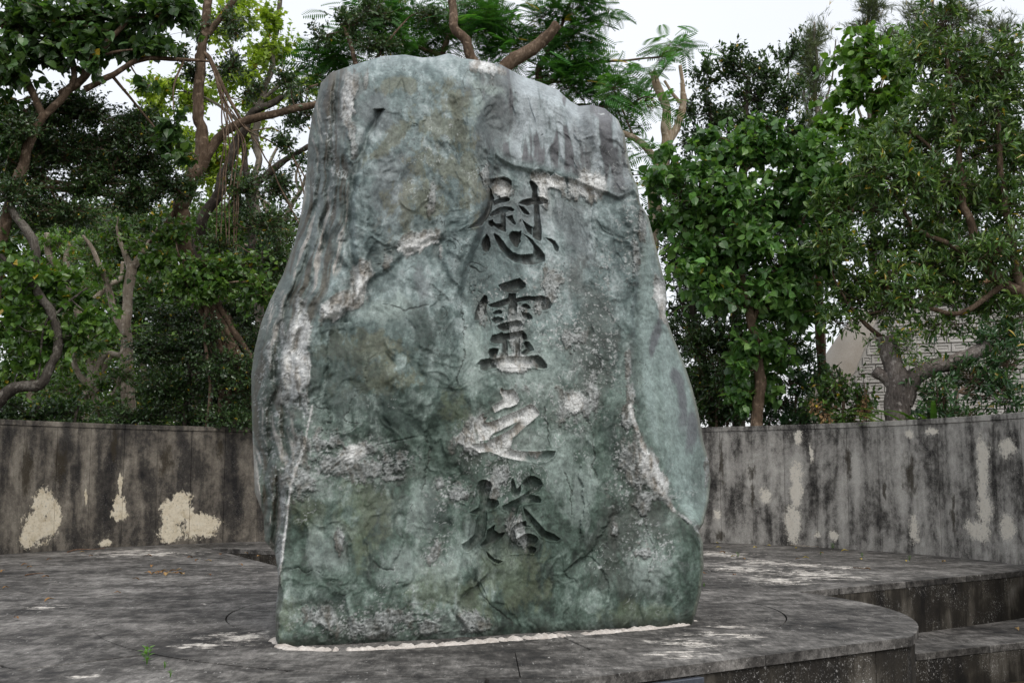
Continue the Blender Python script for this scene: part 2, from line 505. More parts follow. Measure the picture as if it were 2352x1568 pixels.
disc = [(DC.x + (DR - 0.035) * math.sin(2 * math.pi * i / 72), DC.y + (DR - 0.035) * math.cos(2 * math.pi * i / 72)) for i in range(72)]
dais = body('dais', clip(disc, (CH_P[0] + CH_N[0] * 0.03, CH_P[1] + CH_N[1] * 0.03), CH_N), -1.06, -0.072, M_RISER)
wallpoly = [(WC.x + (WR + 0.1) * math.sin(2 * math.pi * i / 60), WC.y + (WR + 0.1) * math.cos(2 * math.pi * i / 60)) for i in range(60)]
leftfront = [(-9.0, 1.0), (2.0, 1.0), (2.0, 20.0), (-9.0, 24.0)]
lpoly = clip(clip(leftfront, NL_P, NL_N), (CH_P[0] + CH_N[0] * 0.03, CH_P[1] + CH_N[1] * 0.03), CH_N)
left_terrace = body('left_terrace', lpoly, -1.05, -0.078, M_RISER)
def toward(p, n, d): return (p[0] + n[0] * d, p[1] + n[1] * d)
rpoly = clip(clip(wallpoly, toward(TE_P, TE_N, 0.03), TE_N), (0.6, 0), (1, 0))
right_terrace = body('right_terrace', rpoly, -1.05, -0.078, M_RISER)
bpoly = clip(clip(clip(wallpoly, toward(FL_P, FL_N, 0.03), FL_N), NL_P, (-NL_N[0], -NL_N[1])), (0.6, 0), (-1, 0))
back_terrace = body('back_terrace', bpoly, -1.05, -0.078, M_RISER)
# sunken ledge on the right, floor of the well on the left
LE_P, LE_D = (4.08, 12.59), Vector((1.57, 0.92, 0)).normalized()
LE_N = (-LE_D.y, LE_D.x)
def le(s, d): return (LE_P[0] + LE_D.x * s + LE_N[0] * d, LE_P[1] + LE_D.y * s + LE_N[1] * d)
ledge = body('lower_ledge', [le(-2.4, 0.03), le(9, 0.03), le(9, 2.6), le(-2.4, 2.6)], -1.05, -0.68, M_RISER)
well = body('sunken_well', [(-5.3, 20.6), (-0.5, 18.2), (-0.5, 13.5), (-2.4, 14.6)], -1.0, -0.52, M_PAVE)
def slab(parent, poly, ztop, gap=0.013, th=0.07, mat=None):
    poly = inset(poly, gap)
    if len(poly) < 3 or abs(area(poly)) < 0.02: return
    cx = sum(p[0] for p in poly) / len(poly); cy = sum(p[1] for p in poly) / len(poly)
    z = ztop + random.uniform(-0.0015, 0.0015)
    link('slab', prism('slab', poly, z - th, z, mat or M_PAVE, 0.005), parent)

for i in range(7):
    a0 = 2 * math.pi * (i + 0.22) / 7
    slab(dais, clip(polar_cell(DC, 0, DR2, a0, a0 + 2 * math.pi / 7, 12), CH_P, CH_N), 0.0, 0.006)
for i in range(11):
    a0 = 2 * math.pi * (i + 0.45) / 11
    g_ = 0.0012
    q = clip(polar_cell(DC, DR2 + 0.006, DR - 0.004, a0 + g_, a0 + 2 * math.pi / 11 - g_, 12), CH_P, CH_N)
    if len(q) > 3 and abs(area(q)) > 0.05:
        z = random.uniform(-0.0015, 0.0015)
        link('slab', prism('slab', q, z - 0.07, z, M_PAVE, 0), dais)
radii = [DR, 4.5, 5.4, 6.3, 7.2, 8.1, 9.0, 9.9, 10.9, 11.9, 12.9]
for j in range(len(radii) - 1):
    nsec = int(2 * math.pi * radii[j] / 1.25)
    ph = random.random()
    for i in range(nsec):
        a0 = 2 * math.pi * (i + ph) / nsec
        q = polar_cell(DC, radii[j] - (0.03 if j == 0 else 0), radii[j + 1], a0, a0 + 2 * math.pi / nsec, 3)
        q = [q[0], q[1], q[2], q[3], q[4], q[7]]
        q = clip(clip(q, NL_P, NL_N), CH_P, CH_N) if len(q) > 2 else q
        if len(q) < 3: continue
        cx = sum(p[0] for p in q) / len(q); cy = sum(p[1] for p in q) / len(q)
        if cx < -7.5 and cy < 6 or math.hypot(cx - WC.x, cy - WC.y) > WR + 0.7 and cy > 13: continue
        if cx > 1.2: continue
        slab(left_terrace, q, -0.005)

def grid_slabs(parent, P, D, N, s0, s1, d0, d1, w, h, clips, z):
    j = 0; d = d0
    while d < d1:
        s = s0 - (w * 0.5 if j % 2 else 0)
        while s < s1:
            q = [(P[0] + D.x * a + N[0] * b, P[1] + D.y * a + N[1] * b) for a, b in ((s, d), (s + w, d), (s + w, d + h), (s, d + h))]
            for cp, cn in clips:
                if len(q) > 2: q = clip(q, cp, cn)
            if len(q) > 2:
                cx = sum(p[0] for p in q) / len(q); cy = sum(p[1] for p in q) / len(q)
                if math.hypot(cx - WC.x, cy - WC.y) < WR + 0.5 and math.hypot(cx - DC.x, cy - DC.y) > DR - 0.6: slab(parent, q, z)
            s += w
        d += h; j += 1
grid_slabs(right_terrace, TE_P, TE_D, TE_N, -7, 9, 0, 9, 1.25, 0.82, [((0.6, 0), (1, 0))], -0.006)
grid_slabs(back_terrace, FL_P, FL_D, FL_N, -2, 8, 0, 5, 1.25, 0.82, [(NL_P, (-NL_N[0], -NL_N[1])), ((0.6, 0), (-1, 0))], -0.006)
for k in range(9):
    slab(ledge, [le(-2.2 + 1.15 * k, 0), le(-2.2 + 1.15 * (k + 1), 0), le(-2.2 + 1.15 * (k + 1), 1.9), le(-2.2 + 1.15 * k, 1.9)], -0.605)

# upright facing stones on the front of the dais, the terrace edge and the ledge
def facing(parent, P, D, N, s0, s1, w, z0, z1, proud=0.012):
    s = s0
    while s < s1 - 0.05:
        e = min(s + w, s1)
        q = [(P[0] + D.x * a + N[0] * b, P[1] + D.y * a + N[1] * b) for a, b in ((s + .003, -proud), (e - .003, -proud), (e - .003, 0.05), (s + .003, 0.05))]
        link('facing_stone', prism('facing_stone', q, z0, z1, M_RISER, 0), parent)
        s = e
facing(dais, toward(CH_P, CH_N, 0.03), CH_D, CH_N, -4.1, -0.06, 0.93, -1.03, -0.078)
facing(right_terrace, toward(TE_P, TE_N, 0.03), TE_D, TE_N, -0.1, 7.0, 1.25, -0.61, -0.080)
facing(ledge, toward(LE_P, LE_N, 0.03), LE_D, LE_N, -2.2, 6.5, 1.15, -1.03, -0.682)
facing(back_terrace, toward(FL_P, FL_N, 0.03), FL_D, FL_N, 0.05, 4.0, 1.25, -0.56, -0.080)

# granite plaque fixed to the front of the dais
def chord_hit(X, Y, proud):
    d = ray(X, Y); p0 = toward(CH_P, CH_N, 0.018 - proud)
    t = (p0[0] * CH_N[0] + p0[1] * CH_N[1]) / (d[0] * CH_N[0] + d[1] * CH_N[1])
    return Vector(d * t) + Vector((0, 0, CAMH))
pa, pb = chord_hit(1330, 1555, 0.05), chord_hit(1617, 1546, 0.05)
pz = (pa.z + pb.z) / 2
q = [(pa.x, pa.y), (pb.x, pb.y), (pb.x + CH_N[0] * .06, pb.y + CH_N[1] * .06), (pa.x + CH_N[0] * .06, pa.y + CH_N[1] * .06)]
o = link('granite_plaque', prism('granite_plaque', q, -0.75, min(pz, -0.085), M_GRANITE, 0.004))
tag(o, 'polished blue grey granite plaque on the front of the round dais', 'plaque')

# ------------------------------------------------------------------ curved wall
wall = empty('curved_wall', (WC.x, WC.y, 0))
tag(wall, 'weathered curved concrete wall of upright panels behind the boulder', 'wall')
def arc_box(name, r0, r1, a0, a1, z0, z1, mat, seg=1, uv=True, bev=0.004):
    V, Fc, UV = [], [], []
    for i in range(seg + 1):
        a = a0 + (a1 - a0) * i / seg
        for r, z in ((r0 + bev, z0), (r0, z0 + bev), (r0, z1 - bev), (r0 + bev, z1), (r1, z1), (r1, z0)):
            V.append((WC.x + r * math.sin(a), WC.y + r * math.cos(a), z)); UV.append((WR * a, z + (r - r0) * 0.6))
    k = 6
    for i in range(seg):
        for j in range(k):
            Fc.append((i * k + j, i * k + (j + 1) % k, (i + 1) * k + (j + 1) % k, (i + 1) * k + j))
    Fc.append(tuple(range(k - 1, -1, -1))); Fc.append(tuple(seg * k + j for j in range(k)))
    Fc = [f[::-1] for f in Fc]
    me = mesh_py(name, V, Fc, mat)
    u = me.uv_layers.new(name='UVMap')
    for lp in me.loops: u.data[lp.index].uv = UV[lp.vertex_index]
    return me
link('core', arc_box('core', WR + 0.06, WR + 0.22, R(-100), R(112), -0.1, WH - 0.05, M_CORE, 60), wall)
STEP = 0.638
S0 = 4.84
i0, i1 = int((-R(98) * WR - S0) / STEP), int((R(110) * WR - S0) / STEP)
for i in range(i0, i1):
    a0, a1 = (S0 + i * STEP) / WR, (S0 + (i + 1) * STEP) / WR
    pr = random.uniform(-0.003, 0.003)
    g_ = 0.0035 / WR
    link('panel', arc_box('panel', WR + pr, WR + 0.07, a0 + g_, a1 - g_, -0.06, WH - 0.086, M_WALL, 1), wall)
    if i % 3 == 0:
        a2 = (S0 + (i + 3) * STEP) / WR
        link('coping_stone', arc_box('coping_stone', WR - 0.012 + pr, WR + 0.24, a0 + g_, a2 - g_, WH - 0.082, WH, M_WALL, 3), wall)

# ------------------------------------------------------------------ the carved boulder
# character strokes, traced as outlines (each list in its own enlarged frame: origin and scale follow)
GLYPHS = [
 ((450.0, 165.0, 14.256), [
  [(525,190),(610,190),(700,175),(760,160),(830,180),(875,220),(885,270),(870,350),(835,405),(780,395),(720,415),(640,450),(600,400),(605,365),(570,310),(540,255)],
  [(540,265),(605,370),(600,400),(635,470),(620,520),(600,600),(590,650),(560,720),(500,810),(460,870),(400,880),(230,912),(380,790),(470,690),(520,570),(535,450)],
  [(600,520),(640,500),(740,455),(810,445),(855,480),(845,515),(800,530),(700,550),(620,590)],
  [(570,740),(560,710),(600,660),(680,610),(780,585),(870,595),(920,630),(915,655),(880,665),(840,655),(790,690),(790,730),(720,740),(710,690),(640,720)],
  [(715,700),(790,690),(800,960),(745,945),(690,920),(620,870),(585,890),(545,850),(540,795),(605,770),(615,800),(660,835),(720,832)],
  [(795,735),(890,705),(905,760),(940,830),(930,860),(880,830),(850,800)],
  [(835,1000),(865,950),(900,935),(980,950),(1020,925),(1015,1000),(1000,1060),(1015,1085),(990,1120),(965,1180),(920,1170),(875,1110),(840,1050)],
  [(970,545),(1020,500),(1080,480),(1165,468),(1260,450),(1330,455),(1400,500),(1395,535),(1330,560),(1270,570),(1160,568),(1100,590),(1050,570)],
  [(1125,240),(1150,215),(1195,235),(1250,300),(1245,400),(1260,460),(1270,570),(1280,700),(1305,900),(1308,1060),(1285,1090),(1230,1070),(1170,1030),(1170,900),(1195,870),(1190,570),(1160,470),(1170,380)],
  [(970,570),(1040,590),(1090,630),(1130,680),(1138,705),(1110,715),(1050,695),(1010,640)],
  [(1020,760),(1080,820),(1185,885),(1170,900),(1170,1010),(1100,960),(1075,900)],
  [(520,975),(555,1020),(575,1100),(580,1160),(555,1220),(510,1250),(465,1220),(440,1130),(460,1060)],
  [(615,980),(640,970),(690,1000),(760,1080),(820,1170),(900,1240),(1000,1275),(1180,1260),(1190,1200),(1180,1150),(1100,1040),(1030,975),(1120,1015),(1180,1060),(1220,1120),(1300,1200),(1355,1280),(1355,1370),(1300,1395),(1180,1425),(1060,1425),(920,1390),(800,1310),(710,1200),(680,1140),(640,1060)],
  [(1350,1030),(1440,1045),(1500,1080),(1555,1170),(1550,1220),(1525,1245),(1490,1220),(1460,1130),(1420,1090)]]),
 ((450.0, 270.0, 14.256), [
  [(680,215),(740,185),(990,108),(1085,190),(1075,245),(950,320),(900,330),(760,310),(720,270)],
  [(830,320),(940,320),(945,400),(960,470),(950,660),(920,700),(860,712),(825,650),(825,480),(820,390)],
  [(530,490),(640,455),(830,390),(945,395),(1100,365),(1200,370),(1310,355),(1400,390),(1445,460),(1440,540),(1360,575),(1260,570),(1190,525),(1225,490),(1210,450),(1140,430),(960,460),(830,490),(700,540),(580,530)],
  [(465,380),(490,345),(530,370),(545,470),(515,520),(510,610),(470,680),(430,720),(345,715),(350,610),(390,500),(430,430)],
  [(600,610),(650,570),(720,565),(750,590),(735,625),(640,640)],
  [(590,700),(620,670),(690,658),(760,680),(765,710),(730,745),(640,760),(600,730)],
  [(1005,520),(1040,480),(1085,470),(1130,500),(1155,550),(1080,560)],
  [(1020,580),(1060,605),(1120,600),(1170,650),(1180,695),(1110,715),(1050,690),(1020,640)],
  [(660,790),(760,750),(950,708),(1010,725),(1048,780),(1000,815),(880,845),(750,875),(690,840)],
  [(570,990),(600,920),(680,905),(750,870),(760,900),(900,880),(1035,855),(1095,920),(1100,980),(1060,1000),(1000,970),(1000,1240),(940,1240),(920,1010),(820,990),(830,1240),(730,1260),(740,1050),(640,1050),(580,1030)],
  [(540,1170),(560,1120),(620,1105),(700,1115),(680,1180),(650,1270),(580,1270)],
  [(1040,1040),(1080,1005),(1130,1020),(1180,1090),(1205,1140),(1140,1165),(1080,1225),(1010,1230),(1005,1170),(1080,1120)],
  [(370,1340),(440,1270),(560,1250),(640,1260),(720,1250),(800,1220),(1000,1225),(1130,1220),(1250,1205),(1320,1250),(1390,1350),(1385,1395),(1340,1410),(1200,1385),(1000,1372),(760,1372),(600,1410),(480,1445),(430,1420),(420,1350)]]),
 ((450.0, 380.0, 16.504), [
  [(825,160),(850,115),(890,150),(980,150),(1040,140),(1100,200),(1150,310),(1110,390),(1000,440),(900,450),(740,530),(720,500),(700,430),(860,320),(870,280),(825,200)],
  [(415,690),(440,620),(500,560),(560,540),(560,600),(620,600),(570,680),(640,690),(760,650),(1000,540),(1200,460),(1330,380),(1400,410),(1480,520),(1470,570),(1330,690),(1200,800),(1100,900),(1040,940),(1000,1100),(1040,1140),(1180,1165),(1400,1170),(1640,1158),(1745,1165),(1720,1250),(1600,1340),(1450,1355),(1120,1315),(900,1270),(650,1170),(480,1190),(350,1080),(360,1040),(600,1030),(700,960),(870,880),(1000,810),(1135,670),(850,810),(700,880),(640,980),(470,1000),(460,860),(420,780)]]),
 ((450.0, 465.0, 15.68), [
  [(420,330),(440,260),(500,220),(570,220),(640,260),(660,320),(640,400),(600,510),(690,525),(760,550),(770,620),(700,680),(580,720),(590,850),(570,1000),(540,1130),(440,1230),(350,1310),(280,1360),(240,1350),(190,1290),(185,1230),(280,1180),(380,1080),(410,870),(440,780),(290,740),(380,690),(450,650),(470,550),(440,450)],
  [(460,1250),(560,1150),(580,1010),(710,920),(690,1000),(760,1060),(870,1040),(820,1130),(740,1210),(600,1300),(500,1290)],
  [(560,1330),(620,1390),(700,1460),(830,1500),(760,1540),(690,1520),(600,1440)],
  [(945,260),(985,200),(1010,250),(1045,370),(1110,300),(1115,400),(1080,480),(1020,510),(960,440)],
  [(1120,290),(1160,230),(1240,160),(1320,160),(1410,210),(1460,290),(1430,360),(1390,410),(1280,455),(1390,480),(1435,540),(1420,590),(1260,595),(1140,610),(1080,640),(1040,780),(960,960),(940,1040),(900,980),(930,780),(900,720),(820,690),(820,630),(920,580),(1060,510),(1180,440),(1230,390),(1200,340)],
  [(1140,640),(1175,670),(1290,790),(1420,930),(1500,1020),(1630,1070),(1740,1150),(1680,1190),(1560,1180),(1420,1110),(1310,980),(1200,860),(1150,720)],
  [(960,990),(1010,930),(1110,880),(1190,865),(1200,930),(1300,960),(1150,960),(1010,1010),(1040,1150),(1190,1060),(1260,1060),(1350,1100),(1390,1150),(1360,1210),(1270,1260),(1350,1290),(1350,1340),(1310,1390),(1180,1370),(940,1385),(910,1300),(930,1110)]]),
]

def poly_sd(px, py, poly):
    """signed distance (positive inside) of points to a polygon"""
    P = np.array(poly, float); Q = np.roll(P, -1, axis=0)
    d2 = np.full(px.shape, 1e9); ins = np.zeros(px.shape, bool)
    for (ax, ay), (bx, by) in zip(P, Q):
        ex, ey = bx - ax, by - ay
        t = np.clip(((px - ax) * ex + (py - ay) * ey) / (ex * ex + ey * ey + 1e-9), 0, 1)
        d2 = np.minimum(d2, (px - ax - t * ex) ** 2 + (py - ay - t * ey) ** 2)
        c = (ay > py) != (by > py)
        with np.errstate(divide='ignore', invalid='ignore'):
            xx = ax + (py - ay) * ex / (ey if ey != 0 else 1e-9)
        ins ^= c & (px < xx)
    d = np.sqrt(d2)
    return np.where(ins, d, -d)

def line_d(px, py, pts):
    d2 = np.full(px.shape, 1e9)
    for (ax, ay), (bx, by) in zip(pts[:-1], pts[1:]):
        ex, ey = bx - ax, by - ay
        t = np.clip(((px - ax) * ex + (py - ay) * ey) / (ex * ex + ey * ey + 1e-9), 0, 1)
        d2 = np.minimum(d2, (px - ax - t * ex) ** 2 + (py - ay - t * ey) ** 2)
    return np.sqrt(d2)

def resample(pts, t):
    P = np.array(pts, float)
    d = np.concatenate([[0], np.cumsum(np.linalg.norm(np.diff(P, axis=0), axis=1))]); d /= d[-1]
    return np.stack([np.interp(t, d, P[:, k]) for k in (0, 1)], axis=-1)

ROCK_L = [(640,1496),(633,1462),(633,1400),(640,1330),(632,1270),(608,1240),(605,1180),(585,1130),(583,1070),(580,1000),(578,930),(577,860),(585,800),(600,740),(620,690),(650,630),(675,560),(690,500),(700,430),(705,380),(708,320),(718,260),(728,225),(737,190)]
ROCK_T = [(737,190),(760,166),(820,146),(880,128),(930,125),(970,132),(1000,130),(1030,122),(1060,133),(1100,138),(1150,148),(1200,175),(1240,188),(1280,205),(1310,232),(1330,243),(1360,240),(1390,249),(1420,275)]
ROCK_R = [(1588,1444),(1600,1400),(1610,1360),(1616,1300),(1615,1245),(1605,1218),(1616,1200),(1628,1150),(1632,1100),(1628,1060),(1615,1010),(1605,950),(1590,890),(1570,830),(1545,770),(1528,720),(1532,690),(1528,650),(1515,600),(1500,540),(1490,500),(1470,465),(1465,430),(1450,395),(1443,360),(1435,310),(1420,275)]
ROCK_B = [(640,1496),(700,1500),(780,1502),(900,1497),(1000,1492),(1100,1484),(1200,1475),(1300,1467),(1400,1460),(1480,1453),(1588,1444)]
RIDGE_L = [(800,120),(812,200),(812,260),(800,330),(812,420),(820,500),(810,560),(795,620),(760,690),(728,760),(712,850),(716,930),(692,1020),(668,1110),(655,1210),(648,1330),(640,1500)]
RIDGE_R = [(1428,240),(1440,330),(1455,430),(1478,480),(1470,560),(1456,650),(1447,760),(1450,880),(1466,980),(1495,1060),(1520,1120),(1560,1175),(1600,1225),(1612,1300),(1590,1450)]
STEP_U = [(1060,150),(1085,230),(1112,310),(1124,360),(1118,430),(1100,520),(1080,580),(1050,680),(1040,800)]

def ridge_u(pts, Y):
    P = np.array(pts, float); return np.interp(Y, P[:, 1], P[:, 0])

def blob(U, V, items, nz, rough=0.45, soft=0.35):
    m = np.zeros(U.shape)
    for it in items:
        cx, cy, rx, ry = it[:4]; an = R(it[4]) if len(it) > 4 else 0.0; w = it[5] if len(it) > 5 else 1.0
        dx, dy = U - cx, V - cy
        a, b = dx * math.cos(an) + dy * math.sin(an), -dx * math.sin(an) + dy * math.cos(an)
        d = np.sqrt((a / rx) ** 2 + (b / ry) ** 2) + rough * nz
        m = np.maximum(m, w * sstep(1.0 + soft, 1.0 - soft, d))
    return m

def build_rock():
    # columns denser where the characters are cut
    xs = np.concatenate([np.linspace(0, 0.16, 70, endpoint=False), np.linspace(0.16, 0.44, 120, endpoint=False), np.linspace(0.44, 0.74, 240, endpoint=False),
                         np.linspace(0.74, 0.90, 80, endpoint=False), np.linspace(0.90, 1.0, 46)])
    ts = np.linspace(0, 1, 760)
    nc, nr = len(xs), len(ts)
    Lc, Rc, Bc, Tc = resample(ROCK_L, ts), resample(ROCK_R, ts), resample(ROCK_B, xs), resample(ROCK_T, xs)
    x = xs[None, :, None]; t = ts[:, None, None]
    P = ((1 - x) * Lc[:, None] + x * Rc[:, None] + (1 - t) * Bc[None] + t * Tc[None]
         - ((1 - x) * (1 - t) * Lc[0] + x * (1 - t) * Rc[0] + (1 - x) * t * Lc[-1] + x * t * Rc[-1]))
    U, V = P[..., 0].ravel(), P[..., 1].ravel()
    xg = np.repeat(xs[None], nr, 0).ravel(); tg = np.repeat(ts[:, None], nc, 1).ravel()
    uL = np.repeat(Lc[:, 0][:, None], nc, 1).ravel(); uR = np.repeat(Rc[:, 0][:, None], nc, 1).ravel()
    eT = (1 - tg) * 1340.0; eL = U - uL; eR = uR - U
    # reference plane: through the foot of the stone, leaning back a little
    A, B = ground(640, 1486), ground(1586, 1434)
    sl = (B.y - A.y) / (B.x - A.x); lean = 0.10
    dx = U * S - 512.0; dv = 341.0 - V * S
    D = np.stack([dx, FPX * CP - dv * SP, FPX * SP + dv * CP], 1)
    k0 = (A.y - sl * A.x + lean * CAMH) / (D[:, 1] - sl * D[:, 0] - lean * D[:, 2])
    Q = D * k0[:, None]; Q[:, 2] += CAMH                     # points on the plane, used as texture space
    warp = np.stack([fbm(Q * 1.3 + 5, 3), fbm(Q * 1.3 + 31, 3), fbm(Q * 1.3 + 77, 3)], 1)
    Uw, Vw = U + 26 * warp[:, 0], V + 26 * warp[:, 1]
    n_big = fbm(Q * 0.9 + 3, 4); n_mid = fbm(Q * np.array([3.2, 3.2, 1.5]) + 0.6 * warp + 9, 4); n_fine = fbm(Q * 14 + 2, 4, 0.6)
    n_blob = fbm(Q * 5.5 + 13, 5, 0.62)
    rid = 1 - np.abs(fbm(Q * np.array([2.6, 2.6, 0.9]) + 1.1 * warp + 40, 4)) * 2.2
    fin = 1 - np.abs(fbm(Q * np.array([5.5, 5.5, 1.0]) + 0.9 * warp + 60, 3)) * 2.4

    # ---- large form (metres, positive = further back)
    h = np.zeros(len(U))
    jag = 14 * fbm(Q * 4 + 70, 4)
    rl = np.maximum(ridge_u(RIDGE_L, V) + jag, uL + 4); rr = np.minimum(ridge_u(RIDGE_R, V) + 0.6 * jag, uR - 3)
    ql = np.clip((rl - U) / np.maximum(rl - uL, 4), 0, 1); qr = np.clip((U - rr) / np.maximum(uR - rr, 3), 0, 1)
    circ = lambda q: 1 - np.sqrt(np.maximum(0, 1 - q * q))
    wl_ = np.clip((rl - uL) / 90, 0.25, 1.15); wr_ = np.clip((uR - rr) / 110, 0.25, 1.1)
    h += wl_ * (0.40 * ql + 0.55 * circ(ql)); h += wr_ * (0.14 * sstep(0, 0.12, qr) + 0.20 * qr + 0.45 * circ(qr))
    # groove and second fold down the left flank
    fold = np.interp(V, [150, 350, 560, 700, 800, 950, 1100, 1240, 1500], [770, 760, 742, 700, 668, 655, 650, 632, 620])
    h += 0.13 * (0.5 + 0.7 * sstep(-0.3, 0.4, n_mid)) * np.exp(-((U - fold - jag) / 8) ** 2) * (ql > 0.02)
    fold2 = np.interp(V, [150, 350, 500, 620, 760, 900, 1500], [742, 735, 722, 700, 640, 625, 600])
    h += 0.10 * np.exp(-((U - fold2 - jag) / 8) ** 2) * (ql > 0.02)
    fold3 = np.interp(V, [250, 400, 500, 640, 720], [870, 810, 800, 812, 790])
    h += 0.09 * np.exp(-((U - fold3 - 0.5 * jag) / 9) ** 2) * ((V > 250) & (V < 740))
    h += 0.75 * circ(np.clip(1 - eT / (52 + 16 * n_big), 0, 1)) + 0.16 * np.clip(1 - eT / 150, 0, 1) ** 2
    # raised shoulder on the upper left, the lettered face lies behind its lip
    su = ridge_u(STEP_U, V) + 0.5 * jag
    band = sstep(130, 190, V) * sstep(900, 560, V)
    h += 0.21 * sstep(-6, 14, U - su) * band * (1 - 0.55 * sstep(100, 330, U - su))
    h -= 0.07 * np.exp(-((U - su + 30) / 45) ** 2) * band
    # smooth slab above the white vein, with a lip under it
    lip = np.interp(U, [1100, 1180, 1260, 1330, 1420, 1470], [330, 378, 396, 415, 452, 430]) + 0.35 * jag
    inl = sstep(1090, 1130, U) * sstep(1480, 1420, U)
    h += 0.050 * sstep(-3, 12, V - lip) * sstep(330, 40, V - lip) * inl
    h += 0.04 * sstep(-240, -60, V - lip) * sstep(0, -60, V - lip) * inl
    # notch at the top right knob
    h += 0.14 * np.exp(-(((U - 1318) / 22) ** 2 + ((V - 262) / 60) ** 2))
    h -= 0.10 * np.exp(-(((U - 1385) / 42) ** 2 + ((V - 300) / 55) ** 2))
    # lower right boss and hollow beneath the right flank
    h += 0.12 * np.exp(-(((U - 1560) / 40) ** 2 + ((V - 1165) / 30) ** 2))
    h -= 0.12 * np.exp(-(((U - 1500) / 110) ** 2 + ((V - 1330) / 110) ** 2))
    h -= 0.10 * np.exp(-(((U - 900) / 160) ** 2 + ((V - 1330) / 130) ** 2))
    h -= 0.06 * np.exp(-(((U - 870) / 120) ** 2 + ((V - 830) / 120) ** 2))
    h += 0.07 * np.exp(-(((U - 1010) / 60) ** 2 + ((V - 620) / 110) ** 2))
    h += 0.05 * np.exp(-(((U - 700) / 40) ** 2 + ((V - 1240) / 60) ** 2))
    # foot curls under
    h += 0.10 * np.clip(1 - tg * 1340 / 45, 0, 1) ** 2
    # ledge of the vein running up to the right (760,720) -> (830,640) -> (990,545)
    v_l = np.interp(U, [730, 800, 850, 930, 1010], [735, 700, 640, 575, 545]) + jag
    h += 0.05 * sstep(-4, 14, V - v_l) * sstep(160, 30, V - v_l) * sstep(715, 760, U) * sstep(1060, 990, U)

    # ---- where the characters are
    gd = np.full(len(U), -1e3); gi = np.full(len(U), -1)
    pu, pv = U * S, V * S
    for k, ((ox, oy, sc), polys) in enumerate(GLYPHS):
        for poly in polys:
            pp = [(ox + a / sc, oy + b / sc) for a, b in poly]
            x0, x1 = min(p[0] for p in pp) - 3, max(p[0] for p in pp) + 3
            y0, y1 = min(p[1] for p in pp) - 3, max(p[1] for p in pp) + 3
            s_ = np.where((pu > x0) & (pu < x1) & (pv > y0) & (pv < y1))[0]
            if not len(s_): continue
            d = poly_sd(pu[s_], pv[s_], pp)
            better = d > gd[s_]
            gd[s_] = np.where(better, d, gd[s_]); gi[s_] = np.where(better & (d > 0), k, gi[s_])
    face_zone = sstep(30, 60, U - 1040) * sstep(60, 20, U - 1300) * sstep(370, 420, V) * sstep(1290, 1230, V)

    # ---- middle and small relief
    calm = 1 - 0.6 * face_zone
    right_flank = sstep(0.05, 0.25, qr)
    h += 0.085 * n_big * (1 - 0.5 * face_zone)
    h += 0.018 * n_mid * calm * (1 - 0.6 * right_flank)
    h -= 0.025 * np.clip(rid - 0.55, 0, 1) * calm * (1 - 0.7 * right_flank)
    h += 0.018 * np.clip(fin, -0.5, 1) * sstep(0.02, 0.3, ql)
    flank = sstep(0.02, 0.2, ql)
    pxy = np.stack([(U - fold) / 19 + 1.5 * warp[:, 0], V / 230, 0 * U + 3.3], 1)
    flk = fbm(pxy, 5, 0.55)
    h -= 0.028 * flk * flank
    # wandering facet edges: worn scarps in the surface
    sc1 = fbm(Q * np.array([1.9, 1.9, 0.75]) + 0.45 * warp + 90, 4, 0.45)
    h += 0.024 * (sstep(-0.08, 0.14, sc1) - 0.5) * calm * (1 - right_flank)
    sc2 = fbm(Q * np.array([4.2, 4.2, 1.9]) + 0.5 * warp + 120, 3)
    gate = sstep(0.0, 0.4, fbm(Q * 1.4 + 180, 2))
    h += 0.013 * (sstep(-0.03, 0.05, sc2) - 0.5) * calm * gate * (1 - right_flank)
    crk = np.abs(fbm(Q * np.array([1.6, 1.6, 0.7]) + 0.7 * warp + 140, 4, 0.45))
    crack = 0.8 * sstep(0.012, 0.002, crk) * sstep(0.12, 0.4, fbm(Q * 1.1 + 160, 3))
    n_q = fbm(Q * np.array([11, 11, 5.5]) + 0.8 * warp + 400, 5, 0.68)
    CRACKS = [[(975,1000),(985,1060),(970,1130)], [(1345,960),(1365,1000),(1360,1060),(1372,1110)], [(1250,930),(1262,1020)], [(1105,1360),(1150,1400),(1185,1440)],
              [(1064,690),(1066,780),(1052,880)], [(1118,400),(1125,345),(1112,300)], [(880,700),(930,716),(985,700)], [(1480,1180),(1500,1260),(1490,1340)], [(860,1290),(905,1310)], [(1300,1080),(1316,1130),(1310,1180)]]
    dcr = np.full(len(U), 1e3)
    for c in CRACKS: dcr = np.minimum(dcr, line_d(U + 14 * n_blob, V + 14 * n_mid, c))
    crack = np.maximum(crack, 0.8 * sstep(2.4, 0.5, dcr + 1.6 * np.clip(n_q + 0.2, 0, 1)))
    crack = crack * (1 - 0.95 * right_flank)
    h += 0.014 * crack
